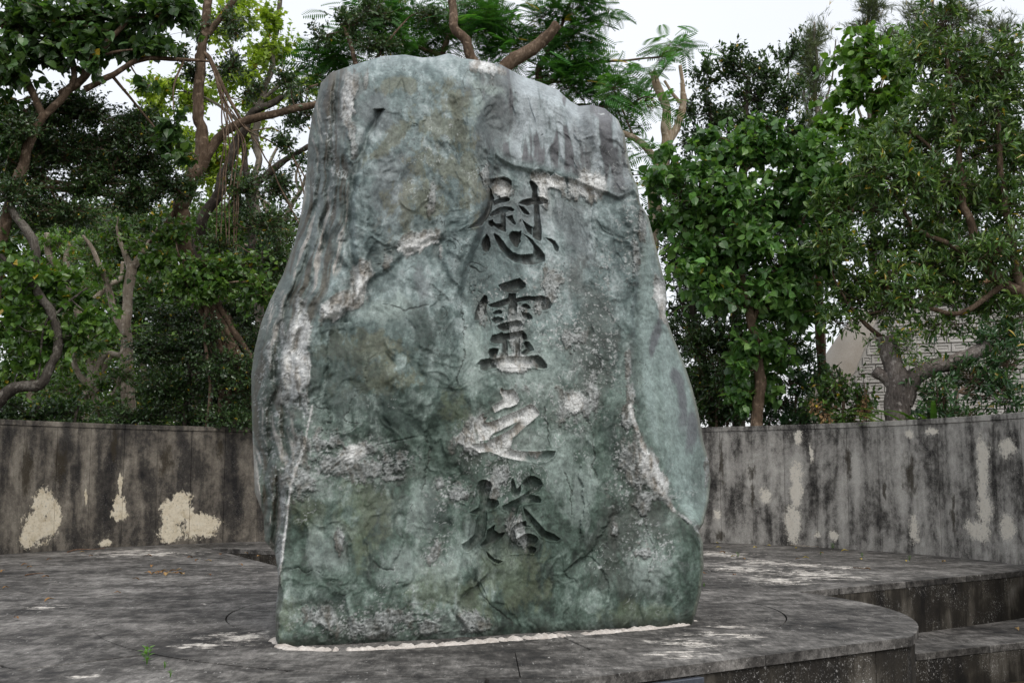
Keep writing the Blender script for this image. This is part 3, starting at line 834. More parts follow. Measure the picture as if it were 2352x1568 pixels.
    # broken ledges: one side stands proud of the other
    for pts, amp, wid in [([(1125,1315),(1085,1345),(1062,1370),(1046,1410),(1040,1470)], 0.075, 60), ([(1408,1165),(1395,1200),(1374,1240),(1345,1275),(1290,1312)], 0.040, 70),
                          ([(1345,1272),(1385,1300),(1402,1345),(1392,1390)], -0.022, 40), ([(985,960),(978,1040),(968,1140)], 0.030, 50), ([(985,640),(1002,690),(985,705)], 0.030, 40),
                          ([(722,1385),(740,1410),(752,1440)], 0.035, 30), ([(1460,640),(1448,760),(1452,880)], 0.05, 40), ([(860,1020),(925,950),(960,1000)], 0.02, 30), ([(905,1180),(925,1240),(900,1300)], 0.028, 60),
                          ([(1330,1060),(1345,1150),(1330,1240)], -0.026, 50), ([(1225,1060),(1205,1130),(1215,1200)], 0.02, 40), ([(760,760),(745,860),(752,960)], 0.04, 40), ([(840,480),(850,560),(836,640)], 0.03, 40), ([(1000,870),(1012,960),(1003,1020)], 0.02, 40)]:
        pts = sorted(pts, key=lambda p: p[1]); ys = [p[1] for p in pts]
        ue = np.interp(V, ys, [p[0] for p in pts]) + 12 * n_blob + 4 * n_q
        bd = sstep(ys[0] - 14, ys[0] + 20, V) * sstep(ys[-1] + 14, ys[-1] - 20, V)
        du_ = (U - ue) * (1 if amp > 0 else -1)
        h += abs(amp) * sstep(-1.5, 2.5, du_) * np.exp(-np.maximum(du_, 0) / wid) * bd
    h += 0.0045 * n_fine

    # ---- mineral map
    grain = 0.7 * perlin(Q * 30 + 8) + 0.8 * perlin(Q * 70 + 3)
    QZ = [(1350,425,42,26),(1372,412,16,16),(1262,414,34,15,10),(1246,437,10,34),(1154,430,17,16),(1118,398,9,28),(960,560,48,18,-20),(915,578,36,16,-35),
          (850,615,18,18),(828,645,17,38,8),(795,692,52,20,-32),(768,712,28,20),(990,455,9,38,6),(1018,575,5,20),(695,705,14,34),(690,770,22,48,10),(676,840,24,48),
          (668,900,20,36),(702,930,10,40),(692,845,20,40),(805,225,16,48,8),(793,265,12,24),(800,180,24,12,-10),(812,330,10,46),(845,180,6,22,12),(1112,151,34,11,14),(1130,160,10,20),
          (1517,690,13,46,-14),(1522,650,9,22),(1476,520,9,38),(1462,585,9,42),(1272,645,24,34),(1240,700,18,24),(1188,760,22,60),(1180,830,40,22),(1105,718,12,25),
          (1325,775,30,20),(1345,930,12,26),(1310,915,44,20),(1295,940,24,24),(1165,960,60,36,-30),(1150,1010,70,22),(1105,990,26,40),(1150,1085,26,32),(1165,915,20,18),
          (1090,1018,20,22),(805,1042,42,24,-20),(840,1030,24,18),(760,1060,50,30),(700,1105,34,40),(860,1075,70,28),(735,1010,40,22),(905,1098,38,9),
          (1443,965,14,24),(1490,1150,24,34),(1470,1090,22,42),(1440,1050,18,34),(780,1236,11,22),(1000,1262,16,24),(990,1280,22,14),(1050,1135,32,22),(1010,1110,14,14),
          (745,1420,46,24),(850,1440,80,26),(900,1415,50,20),(985,1440,26,18),(1080,1430,30,28),(1135,1110,22,26),(1195,1225,22,40,-10),(1480,1270,18,10),(1415,1215,10,24),
          (1448,905,10,26),(1440,840,7,50),(1360,900,14,40),(645,1150,9,60),(640,1260,10,40),(637,1350,7,70),(660,1080,9,40),(685,1030,12,40),
          (650,760,8,60),(622,800,6,40),(630,1290,9,20),(1575,1190,26,6,40),(1600,1215,18,6,50),(1620,1080,5,60)]
    BZ = [(1350,425,42,26),(1262,414,34,15,10),(1246,437,10,34),(1154,430,17,16),(960,560,48,18,-20),(828,645,17,38,8),(795,692,52,20,-32),(768,712,28,20),(690,770,22,48,10),(676,840,24,48),
          (692,845,20,40),(1112,151,34,11,14),(1517,690,13,46,-14),(1165,960,70,46,-30),(1150,1010,80,30),(1180,835,40,18),(812,1040,30,18,-20),(800,225,14,44),(1320,925,20,20),(1500,1080,20,60,-28)]
    veinline = np.minimum(line_d(U + 4 * warp[:, 0] * 3, V, [(1446,930),(1466,985),(1486,1030),(1504,1075),(1520,1118),(1552,1172)]),
                          line_d(U + 12 * warp[:, 0], V, [(716,930),(700,1000),(664,1110),(650,1220),(640,1340)]) + 1.5)
    qz = blob(U + 10 * warp[:, 0], V + 10 * warp[:, 1], QZ, 0.10 + 0.6 * n_blob + 1.0 * n_q + 0.25 * grain, 1.15, 0.16)
    qz = np.maximum(qz, blob(U + 8 * warp[:, 0], V + 8 * warp[:, 1], BZ, -0.34 + 0.5 * n_blob + 0.8 * n_q, 0.8, 0.16))
    qz = np.maximum(qz, sstep(6.0, 3.0, veinline + 3 * n_blob))
    fringe = blob(Uw, Vw, [(a[0], a[1], a[2] * 1.45 + 6, a[3] * 1.45 + 6) + tuple(a[4:5]) for a in QZ], n_blob, 0.9, 0.5)
    SPK = [(1390,690,34,120),(1375,830,40,110),(1330,760,70,60),(1300,920,70,55),(1455,540,24,90),(790,1060,130,60),(850,1430,190,50),(1440,1070,44,110),(1105,1015,50,60),
           (1180,700,90,70),(1150,1085,50,60),(1040,1140,70,50),(1255,660,60,60),(690,1000,30,120),(640,980,40,180),(760,330,20,120),(1490,1250,60,60),(1000,1270,40,40)]
    zhi = sstep(1075, 1090, U) * sstep(1290, 1275, U) * sstep(885, 900, V) * sstep(1075, 1060, V)
    qz = np.where(gd > 0, np.maximum(qz, zhi * sstep(1215, 1195, U + 8 * n_blob) * sstep(-0.75, -0.45, n_q)), qz * (1 - 0.95 * zhi * sstep(1085, 1110, U)))
    spk = blob(Uw, Vw, SPK, n_blob, 0.5, 0.5)
    spk = spk * sstep(0.22, 0.50, grain + 0.45 * n_q)
    white = np.clip(np.maximum(qz, 0.85 * spk), 0, 1)
    # rough crystalline relief on the veins, eaten back into knobs
    h -= qz * (0.007 + 0.006 * grain + 0.008 * n_q) + 0.004 * spk
    h += 0.012 * fringe * (1 - qz)

    # ---- cut the characters
    cut = sstep(0.0, 1.1, gd)
    h += cut * (1 - 0.25 * zhi) * (0.042 + 0.024 * sstep(0.5, 4.5, gd)) + cut * 0.004 * n_fine
    h -= 0.006 * sstep(-2.2, -0.4, gd) * (gd < 0)

    # ---- colour
    C = lambda r, g, b: np.array([r, g, b])
    w2 = np.stack([fbm(Q * 2.4 + 55, 4, 0.6), fbm(Q * 2.4 + 155, 4, 0.6), fbm(Q * 2.4 + 255, 4, 0.6)], 1)
    f1 = fbm(Q * np.array([1.7, 1.7, 1.0]) + 0.75 * w2 + 200, 6, 0.6)
    f2 = fbm(Q * np.array([5.5, 5.5, 2.2]) + 0.9 * w2 + 230, 6, 0.66)
    f3 = fbm(Q * np.array([14, 14, 5]) + 1.1 * w2 + 280, 5, 0.7)
    low = sstep(560, 1050, V)
    vs = fbm(Q * np.array([10, 10, 0.7]) + 0.6 * w2 + 420, 5, 0.6)
    grit = perlin(Q * 55 + 21) + perlin(Q * 95 + 71)
    tone = 0.85 * f1 + 0.40 * f2 + 0.30 * f3 + 0.40 * vs + 0.12 * grit + 0.12 - 0.24 * low
    stops = [-0.75, -0.42, -0.12, 0.12, 0.40, 0.75]
    up = np.array([(0.040,0.056,0.055), (0.076,0.106,0.104), (0.116,0.158,0.154), (0.165,0.214,0.210), (0.255,0.315,0.31), (0.38,0.435,0.435)])
    dn = np.array([(0.022,0.034,0.026), (0.044,0.068,0.052), (0.078,0.118,0.094), (0.122,0.170,0.142), (0.215,0.275,0.242), (0.36,0.42,0.39)])
    c_up = np.stack([np.interp(tone, stops, up[:, k]) for k in range(3)], 1); c_dn = np.stack([np.interp(tone, stops, dn[:, k]) for k in range(3)], 1)
    col = c_up * (1 - low[:, None]) + c_dn * low[:, None]
    n_blob2 = 0.55 * n_blob + 0.75 * f3
    def mixin(c, m):
        nonlocal col
        m = np.clip(m, 0, 1)[:, None]; col = col * (1 - m) + c * (0.75 + 0.5 * np.clip(0.5 + 0.6 * f2, 0, 1))[:, None] * m
    # light streaked slab at the upper right
    st = fbm(Q * np.array([9, 9, 0.55]) + 0.5 * warp + 300, 4)
    slabm = inl * sstep(0, -25, V - lip)
    mixin(C(0.36, 0.405, 0.42), slabm * (0.15 + 0.80 * sstep(-0.25, 0.3, st)) * sstep(1120, 1220, Uw + 30 * st))
    mixin(C(0.108, 0.104, 0.112), slabm * 0.85 * sstep(0.06, -0.22, st) )
    mixin(C(0.122, 0.130, 0.130), 0.6 * blob(Uw, Vw, [(1140,270,40,120),(1120,190,60,30),(1340,310,22,70),(1420,350,22,60)], n_blob2, 0.7, 0.5))
    # purple grey and brown stains
    mixin(C(0.140, 0.155, 0.160), 0.6 * blob(Uw, Vw, [(900,440,46,90),(870,250,40,50),(1130,470,34,64),(1330,520,36,110),(1290,480,40,40),(1200,470,40,40),(985,660,16,36),(770,250,26,70),(1430,420,30,40),(820,205,30,26)], n_blob2, 0.9, 0.45))
    mixin(C(0.068, 0.076, 0.066), 0.55 * blob(Uw, Vw, [(870,1170,46,52),(1440,1215,60,90),(1520,1190,30,60),(1400,1290,50,60),(1380,760,40,120),(1330,640,22,60),(1470,1330,60,50),(960,1180,30,30),(1345,845,30,110)], n_blob2, 1.1, 0.5))
    # rust and olive lichen
    mixin(C(0.165, 0.162, 0.098), 0.5 * blob(Uw, Vw, [(1040,235,34,44),(1065,300,34,50),(1000,380,54,44),(890,320,70,16,-42),(960,470,66,40,-30),(1080,420,24,60),(920,200,40,16),(1010,300,30,30),(850,800,80,40),(860,860,70,36)], n_blob2 + 0.5 * n_q, 1.5, 0.3))
    mixin(C(0.125, 0.152, 0.090), 0.5 * blob(Uw, Vw, [(1010,1350,60,46),(1090,1390,40,40),(1130,1300,40,80),(700,1180,36,40),(1460,1420,60,30),(830,1180,60,70),(1190,1330,50,70),(660,1430,24,50),(1050,930,30,30)], n_blob2 + 0.4 * n_q, 1.4, 0.4))
    mixin(C(0.30, 0.365, 0.335), 0.6 * blob(Uw, Vw, [(760,1255,34,50),(935,1290,50,44),(1040,1310,46,40),(1095,1280,40,60),(960,1165,44,50),(1290,1050,40,60),(1330,1130,30,60),(720,1250,20,60),(900,700,60,30),(1250,860,50,60),(1230,1010,50,40),(1110,190,50,12,30),(1090,240,12,60),(1080,830,26,50),(1500,1300,40,60)], n_blob2, 1.2, 0.5))
    mixin(C(0.030, 0.048, 0.040), 0.7 * blob(Uw, Vw, [(800,860,60,100),(900,950,70,50),(880,1070,40,40),(1410,1010,30,60),(980,760,40,60),(730,870,16,60),(1130,1250,40,40),(760,1380,50,30),(1000,1180,30,40)], n_blob2, 1.2, 0.5))
    # left flank: grey green with pale vertical bands; right flank pale jade
    mixin(C(0.105, 0.120, 0.105), 0.5 * flank)
    mixin(C(0.40, 0.38, 0.345), flank * 0.85 * sstep(0.16, 0.42, flk + 0.25 * n_q))
    mixin(C(0.075, 0.062, 0.043), flank * 0.8 * sstep(-0.05, -0.35, flk + 0.2 * n_q))
    mixin(C(0.270, 0.345, 0.325), 0.8 * right_flank * (0.6 + 0.4 * sstep(-0.3, 0.3, st)))
    mixin(C(0.115, 0.120, 0.130), 0.85 * right_flank * blob(Uw, Vw, [(1560,930,9,60),(1575,1000,10,40),(1553,880,10,26),(1590,960,6,60),(1500,770,8,50)], n_blob, 0.5, 0.4))
    mixin(C(0.20, 0.20, 0.15), 0.6 * sstep(10, 2, eR) + 0.25 * sstep(14, 2, eL))
    # crisp hair veins, pale and dark
    hv = np.abs(fbm(Q * np.array([2.0, 2.0, 0.8]) + 0.8 * w2 + 500, 4, 0.55)); hg = sstep(0.0, 0.35, fbm(Q * 1.3 + 530, 3))
    mixin(C(0.46, 0.49, 0.475), 0.75 * sstep(0.022, 0.006, hv) * hg)
    hv2 = np.abs(fbm(Q * np.array([2.8, 2.8, 1.0]) + 0.7 * w2 + 560, 4, 0.55)); hg2 = sstep(0.05, 0.35, fbm(Q * 1.5 + 590, 3))
    mixin(C(0.030, 0.034, 0.030), 0.75 * sstep(0.016, 0.005, hv2) * hg2)
    # pore dark, crack dark, fringe of brown crust round the veins
    hf = n_mid + 0.6 * n_fine
    col *= (1 + 0.22 * np.clip(n_fine, -1, 1))[:, None]
    mixin(C(0.098, 0.104, 0.088), 0.35 * fringe * (1 - white) * sstep(-0.1, 0.4, n_blob + 0.3))
    mixin(C(0.025, 0.024, 0.020), 0.75 * crack)
    bright = np.clip(blob(U, V, BZ, n_blob, 0.4, 0.5) + 0.8 * sstep(7, 3, veinline), 0, 1)
    bright = np.where((gd > 0) & (gi == 2), 1.0, bright)
    wv = np.clip(0.45 + 0.55 * grain + 0.35 * n_q, 0, 1)[:, None]
    wc_d = C(0.120, 0.134, 0.124) * (1 - wv) + C(0.50, 0.52, 0.51) * wv
    wc_b = C(0.50, 0.505, 0.48) * (1 - wv) + C(0.84, 0.85, 0.83) * wv
    wc = wc_d * (1 - bright[:, None]) + wc_b * bright[:, None]
    net = sstep(0.05, 0.0, np.abs(perlin(Q * 21 + 15) + 0.3 * n_fine))
    wc = wc * (1 - 0.60 * net[:, None]); wc = wc * (1 - 0.5 * sstep(0.0, -0.5, n_q)[:, None] * C(0.9, 1.0, 1.1))
    m = np.clip(white * (0.92 + 0.1 * n_fine), 0, 1)[:, None]
    col = col * (1 - m) + wc * m
    # dirt gathered in the cut strokes
    soot = cut * sstep(-0.45, 0.35, n_blob + 0.25) * (1 - 0.85 * qz) * (1 - 0.4 * zhi)
    deepen = np.choose(np.clip(gi, 0, 3), [0.85, 0.75, 0.35, 0.30])
    mixin(C(0.030, 0.029, 0.025), deepen * soot)
    # colour darkened in a band along the foot
    mixin(C(0.045, 0.050, 0.040), 0.7 * sstep(60, 5, tg * 1340 + 30 * n_blob))
    col = np.clip(col * (0.90 - 0.06 * low)[:, None], 0.012, 0.85)

    # ---- vertices
    kk = k0 + h / D[:, 1] * 1.0
    W = D * kk[:, None]; W[:, 2] += CAMH
    idx = np.arange(nr * nc).reshape(nr, nc)
    F4 = np.stack([idx[:-1, :-1], idx[:-1, 1:], idx[1:, 1:], idx[1:, :-1]], -1).reshape(-1, 4)

    # ---- the unseen back: rings closing behind the rim
    rim = np.concatenate([idx[0, :], idx[1:, -1], idx[-1, -2::-1], idx[-2:0:-1, 0]])
    rimW = W[rim]; nrm = len(rim)
    ctr = np.array([np.mean(W[idx[nr // 2]][:, 0]), 0, 2.0])
    verts, faces, cols = [W], [F4], [col]
    prev = rim; base = nr * nc
    depth = 1.15 + 0.25 * np.sin(np.linspace(0, 2 * math.pi, nrm)) 
    KR = 9
    for k in range(1, KR + 1):
        th = k / KR * math.pi / 2
        shr = math.cos(th) * 0.97 + 0.03
        P2 = rimW.copy()
        back = depth * math.sin(th)
        cx, cz = 0.0 + 0.45, 2.0
        P2[:, 0] = cx + (rimW[:, 0] - cx) * shr - 0.1 * back; P2[:, 2] = cz + (rimW[:, 2] - cz) * (shr if k < KR else 0.03)
        tgt = rimW[:, 1].mean() + 0.4
        P2[:, 1] = (rimW[:, 1] * shr + tgt * (1 - shr)) + back + 0.10 * fbm(P2 * 1.2, 3)
        verts.append(P2); cols.append(np.repeat(C(0.12, 0.16, 0.14)[None], nrm, 0) * (1 + 0.4 * fbm(P2 * 3, 3))[:, None])
        cur = base + np.arange(nrm); base += nrm
        n1 = np.roll(prev, -1); n2 = np.roll(cur, -1)
        faces.append(np.stack([prev, cur, n2, n1], 1)); prev = cur
    W = np.concatenate(verts); col = np.concatenate(cols)
    # close the very small hole at the back
    mid = len(W); W = np.vstack([W, W[prev].mean(0)]); col = np.vstack([col, col[prev].mean(0)])
    return W, faces[0], np.concatenate(faces[1:]), np.stack([prev, np.full(nrm, mid), np.full(nrm, mid), np.roll(prev, -1)], 1)[:, [0, 1, 3]], col, np.clip(white, 0, 1), gi, (nr, nc)

def rock_mat():
    m = NT('green schist with quartz')
    a = m.n('ShaderNodeAttribute', attribute_name='Col')
    pos = m.geo('Position')
    g1 = m.noise(pos, 26, 6, 0.7, 0.3); g2 = m.noise(m.mapping(pos, scale=(1, 1, 0.5)), 90, 5, 0.75)
    col = m.mix(0.85, a.outputs['Color'], m.ramp(g1, [(0.28, 0.5), (0.5, 1.0), (0.74, 1.5)]), 'MULTIPLY')
    col = m.mix(0.5, col, m.ramp(g2, [(0.3, 0.6), (0.7, 1.35)]), 'MULTIPLY')
    lum = m.n('ShaderNodeRGBToBW'); m.link(a.outputs['Color'], lum.inputs[0])
    rough = m.math('MULTIPLY_ADD', g1, 0.35, 0.46)
    hsum = m.math('ADD', m.noise(pos, 20, 6, 0.65), m.math('MULTIPLY', m.noise(pos, 95, 3, 0.7), 0.3))
    bmp = m.bump(hsum, 0.32, 0.014)
    return m.surface(m.principled(col, rough, 0.35, bmp))

M_ROCK = rock_mat()
W, F_front, F_back, F_cap, rcol, rwhite, gi, (nr, nc) = build_rock()
rock_base = ground(1100, 1470)
rock = empty('carved_boulder', (rock_base.x, rock_base.y, 0))
tag(rock, 'huge green and white veined boulder carved with four characters, standing on the dais', 'boulder')
fg = gi[F_front]
face_g = np.where((fg >= 0).sum(1) >= 2, fg.max(1), -1)

def sub_mesh(name, faces):
    u, inv = np.unique(faces, return_inverse=True)
    return mesh_np(name, W[u], inv.reshape(faces.shape), M_ROCK, True, rcol[u])
def flip(f): return f
body_faces = np.concatenate([F_front[face_g < 0], F_back])
stone = link('stone', sub_mesh('stone', body_faces), rock)
link('stone_back', sub_mesh('stone_back', F_cap), rock)
for k in range(4):
    o = link('carved_character', sub_mesh('carved_character', F_front[face_g == k]), stone)

# pale mortar bead round the foot
def mortar():
    line = [(628,1470),(640,1486),(660,1491),(700,1491),(740,1493),(780,1493),(840,1491),(900,1488),(950,1485),(1000,1482),(1060,1478),(1100,1475),(1160,1470),(1200,1467),(1260,1463),(1300,1459),(1350,1456),(1400,1452),(1440,1448),(1480,1445),(1530,1440),(1575,1434),(1600,1424)]
    pts = [ground(*p) for p in line]
    V, Fc = [], []
    N = 260
    P = np.array([p[:] for p in pts]); d = np.concatenate([[0], np.cumsum(np.linalg.norm(np.diff(P, axis=0), axis=1))])
    tt = np.linspace(0, d[-1], N)
    C_ = np.stack([np.interp(tt, d, P[:, k]) for k in range(3)], 1)
    tn = np.gradient(C_, axis=0); tn /= np.linalg.norm(tn, axis=1, keepdims=True)
    nn = np.stack([tn[:, 1], -tn[:, 0], 0 * tn[:, 0]], 1)
    n1 = perlin(C_ * 7); n2 = perlin(C_ * 19 + 4); n3 = perlin(C_ * 40 + 9)
    for i in range(N):
        w = 0.022 + 0.016 * n1[i] + 0.022 * n2[i] + 0.016 * n3[i]; hh = max(0.002, 0.012 + 0.014 * n2[i] + 0.014 * n3[i])
        drop = -0.03 * max(0.0, -0.15 - n1[i] - 0.4 * n2[i]) / 0.3
        for a, z in ((-0.14, -0.01), (-0.05, hh * 1.3), (0.0, hh * 1.15), (w * 0.55, hh * 0.7), (w * 0.9, hh * 0.25), (w, -0.01)):
            V.append(tuple(C_[i] + nn[i] * a + np.array([0, 0, z + drop])))
    k = 6
    for i in range(N - 1):
        for j in range(k - 1):
            Fc.append((i * k + j, i * k + j + 1, (i + 1) * k + j + 1, (i + 1) * k + j))
    return mesh_py('mortar_bead', V, Fc, M_MORTAR, True)
o = link('mortar_bead', mortar(), rock); o['label'] = 'pale mortar bead along the foot of the boulder'

# ------------------------------------------------------------------ vegetation: materials
def leaf_mat(name, gloss=0.35, trans=0.3, spec=0.5):
    m = NT(name)
    a = m.n('ShaderNodeAttribute', attribute_name='Col').outputs['Color']
    pos = m.geo('Position')
    col = m.mix(0.5, a, m.ramp(m.noise(pos, 14, 3), [(0.3, 0.7), (0.7, 1.25)]), 'MULTIPLY')
    b = m.principled(col, gloss, spec)
    t = m.n('ShaderNodeBsdfTranslucent')
    m.link(m.mix(1.0, col, (1.5, 1.6, 0.7), 'MULTIPLY'), t.inputs['Color'])
    mx = m.n('ShaderNodeMixShader'); mx.inputs[0].default_value = trans
    m.link(b.outputs[0], mx.inputs[1]); m.link(t.outputs[0], mx.inputs[2])
    return m.surface(mx.outputs[0])

def bark_mat(name, c1, c2, c3, sc=9.0):
    m = NT(name)
    pos = m.geo('Position')
    n1 = m.noise(pos, 2.2, 4); n2 = m.noise(m.mapping(pos, scale=(1, 1, 0.3)), sc * 2.5, 5, 0.7)
    col = m.ramp(m.math('ADD', m.math('MULTIPLY', n1, 0.5), m.math('MULTIPLY', n2, 0.5)), [(0.34, c1), (0.5, c2), (0.66, c3)])
    v = m.smooth(m.noise(pos, 11, 3), 0.56, 0.66)
    col = m.mix(m.math('MULTIPLY', v, 0.5), col, tuple(min(1, c * 1.5) for c in c3))
    return m.surface(m.principled(col, 0.9, 0.15, m.bump(n2, 0.8, 0.03)))

M_LEAF = leaf_mat('leaf', 0.34, 0.33, 0.6)
M_GLOSSY = leaf_mat('glossy leaf', 0.28, 0.22, 0.65)
M_FROND = leaf_mat('feathery leaf', 0.5, 0.35, 0.3)
M_DRY = leaf_mat('dry leaf', 0.8, 0.1, 0.2)
B_GREY = bark_mat('grey bark', (0.06, 0.052, 0.043), (0.15, 0.13, 0.105), (0.27, 0.245, 0.21))
B_BROWN = bark_mat('brown bark', (0.045, 0.032, 0.022), (0.115, 0.08, 0.054), (0.22, 0.165, 0.12))
B_DARK = bark_mat('dark bark', (0.018, 0.015, 0.012), (0.048, 0.04, 0.032), (0.11, 0.095, 0.075))
B_PALE = bark_mat('pale bark', (0.13, 0.105, 0.08), (0.27, 0.225, 0.175), (0.43, 0.385, 0.32))
B_DEAD = bark_mat('bleached dead wood', (0.17, 0.115, 0.07), (0.37, 0.285, 0.2), (0.54, 0.47, 0.38))
B_LICHEN = bark_mat('lichen bark', (0.05, 0.042, 0.038), (0.135, 0.115, 0.102), (0.30, 0.275, 0.25), 14)
B_RED = bark_mat('reddish bark', (0.06, 0.034, 0.022), (0.14, 0.082, 0.052), (0.24, 0.155, 0.11))

# ------------------------------------------------------------------ vegetation: leaf shapes (y along the leaf, z its face)
T_OVAL = (np.array([(0, 0, 0), (.24, .42, .06), (0, .5, 0), (-.24, .42, .06), (0, 1, -.08)]), np.array([(0, 1, 2), (0, 2, 3), (2, 1, 4), (2, 4, 3)]))
T_SMALL = (np.array([(0, 0, 0), (.27, .5, .05), (0, 1, -.05), (-.27, .5, .05)]), np.array([(0, 1, 2), (0, 2, 3)]))
T_LONG = (np.array([(0, 0, 0), (.13, .55, .05), (0, .55, 0), (-.13, .55, .05), (.10, .82, .0), (-.10, .82, .0), (0, 1, -.12)]),
          np.array([(0, 1, 2), (0, 2, 3), (2, 1, 4), (2, 4, 6), (2, 6, 5), (2, 5, 3)]))
T_HEART = (np.array([(0, .06, 0), (.22, 0, .03), (.43, .22, .07), (.38, .52, .06), (.17, .80, .0), (0, 1.02, -.12), (-.17, .80, .0), (-.38, .52, .06), (-.43, .22, .07), (-.22, 0, .03), (0, .5, -.01)]),
           np.array([(0, 1, 10), (1, 2, 10), (2, 3, 10), (3, 4, 10), (4, 5, 10), (5, 6, 10), (6, 7, 10), (7, 8, 10), (8, 9, 10), (9, 0, 10)]))
T_KITE = (np.array([(0, 0, 0), (.45, .38, .05), (.12, .66, 0), (0, 1, -.08), (-.12, .66, 0), (-.45, .38, .05)]), np.array([(0, 1, 2), (0, 2, 3), (0, 3, 4), (0, 4, 5)]))
def frond_template(np_=11):
    V, Fc = [], []
    def blade(b, tip, w):
        i = len(V); d = (tip - b); s = np.cross(d, [0, 0, 1.0]); s /= np.linalg.norm(s) + 1e-9
        V.extend([b, b + d * .45 + s * w, tip, b + d * .45 - s * w]); Fc.extend([(i, i + 1, i + 2), (i, i + 2, i + 3)])
    rp = lambda t: np.array([0, t, -.28 * t * t])
    blade(rp(0), rp(1), .008)
    for k in range(np_):
        t = .16 + .82 * k / (np_ - 1); L = .34 * math.sin(math.pi * (0.18 + .70 * t)) + .03
        for sg in (-1, 1):
            b = rp(t); blade(b, b + np.array([sg * L * .92, L * .40, -.10 * L - .04]), .030)
    return np.array(V), np.array(Fc)
T_FROND = frond_template()
def needle_template(n=9):
    V, Fc = [], []
    rg = np.random.default_rng(5)
    for k in range(n):
        a = rg.uniform(0, 2 * math.pi); sp = rg.uniform(.05, .42)
        p = np.array([rg.uniform(-.05, .05), rg.uniform(0, .35), 0]); prev = p; i = len(V)
        w = .012
        q = p + np.array([math.cos(a) * sp * .5, .4, math.sin(a) * sp * .5]); r_ = q + np.array([math.cos(a) * sp * .6, .3, math.sin(a) * sp * .3 - .1])
        s = np.array([math.sin(a), 0, -math.cos(a)]) * w
        V.extend([p - s, p + s, q - s, q + s, r_]); Fc.extend([(i, i + 1, i + 3), (i, i + 3, i + 2), (i + 2, i + 3, i + 4)])
    return np.array(V), np.array(Fc)
T_NEEDLE = needle_template()
def strap_template(n=6):
    V, Fc = [], []
    for k in range(n + 1):
        t = k / n; w = .035 * (1 - t ** 2.2) + .002
        y, z = t * (1 - .25 * t * t), -.55 * t ** 2.6
        V.extend([(-w, y, z + .012), (0, y, z), (w, y, z + .012)])
        if k:
            b = 3 * k
            Fc.extend([(b - 3, b - 2, b + 1), (b - 3, b + 1, b), (b - 2, b - 1, b + 2), (b - 2, b + 2, b + 1)])
    return np.array(V, float), np.array(Fc)
T_STRAP = strap_template()

def unit(v):
    return v / (np.linalg.norm(v, axis=-1, keepdims=True) + 1e-9)

def frames(d, n):
    d = unit(d); x = unit(np.cross(d, n)); z = np.cross(x, d)
    return np.stack([x, d, z], -1)                       # columns: leaf x, y, z axes

def place(tmpl, pos, fr, size):
    tv, tf = tmpl
    V = np.einsum('nij,kj->nki', fr, tv) * size[:, None, None] + pos[:, None, :]
    Fc = tf[None] + (np.arange(len(pos)) * len(tv))[:, None, None]
    return V.reshape(-1, 3), Fc.reshape(-1, 3)

# ------------------------------------------------------------------ vegetation: stems
def smooth_path(P, n):
    P = np.asarray(P, float); m = len(P)
    if m < 3:
        t = np.linspace(0, m - 1, n); return np.stack([np.interp(t, range(m), P[:, k]) for k in range(P.shape[1])], 1)
    E_ = np.vstack([2 * P[0] - P[1], P, 2 * P[-1] - P[-2]])
    out = []
    for t in np.linspace(0, m - 1 - 1e-6, n):
        i = int(t); f = t - i; a, b, c, d = E_[i:i + 4]
        out.append(0.5 * (2 * b + (c - a) * f + (2 * a - 5 * b + 4 * c - d) * f * f + (3 * b - a - 3 * c + d) * f ** 3))
    return np.array(out)

def tube(P, rad, sides=8, seed=0, knob=0.12):
    """tapered tube through P (n,3) with radii (n,)"""
    P = np.asarray(P, float); n = len(P)
    tn = unit(np.gradient(P, axis=0)); ref = np.array([0.3, -0.9, 0.2])
    x = unit(np.cross(tn, ref)); y = np.cross(tn, x)
    an = np.arange(sides) * 2 * math.pi / sides
    ring = (np.cos(an)[None, :, None] * x[:, None] + np.sin(an)[None, :, None] * y[:, None])
    nz = perlin((P[:, None] + ring * 0.15).reshape(-1, 3) * 6 + seed).reshape(n, sides)
    V = (P[:, None] + ring * (rad[:, None] * (1 + knob * 1.5 * nz))[..., None]).reshape(-1, 3)
    i = np.arange(n - 1)[:, None] * sides; j = np.arange(sides)[None]; j2 = (j + 1) % sides
    q = np.stack([i + j, i + j2, i + sides + j2, i + sides + j], -1).reshape(-1, 4)
    tri = np.concatenate([q[:, [0, 1, 2]], q[:, [0, 2, 3]]])
    caps = []
    for b in (0, (n - 1) * sides):
        V = np.vstack([V, P[0 if b == 0 else -1]]); c = len(V) - 1
        caps.append(np.stack([np.full(sides, c), b + np.arange(sides), b + (np.arange(sides) + 1) % sides], 1))
    return V, np.concatenate([tri] + caps)

def join(parts):
    V, Fc, o = [], [], 0
    for v, f in parts:
        V.append(v); Fc.append(f + o); o += len(v)
    return np.concatenate(V), np.concatenate(Fc)

def thin(A, B, r0, r1):
    """many straight three-sided twigs at once"""
    d = unit(B - A); x = unit(np.cross(d, np.array([0.21, -0.9, 0.3]))); y = np.cross(d, x)
    V = []
    for k in range(3):
        a = k * 2 * math.pi / 3; o = math.cos(a) * x + math.sin(a) * y
        V += [A + o * r0, B + o * r1]
    V = np.stack(V, 1)
    f = np.array([(0, 2, 3), (0, 3, 1), (2, 4, 5), (2, 5, 3), (4, 0, 1), (4, 1, 5)])
    Fc = f[None] + (np.arange(len(A)) * 6)[:, None, None]
    return V.reshape(-1, 3), Fc.reshape(-1, 3)

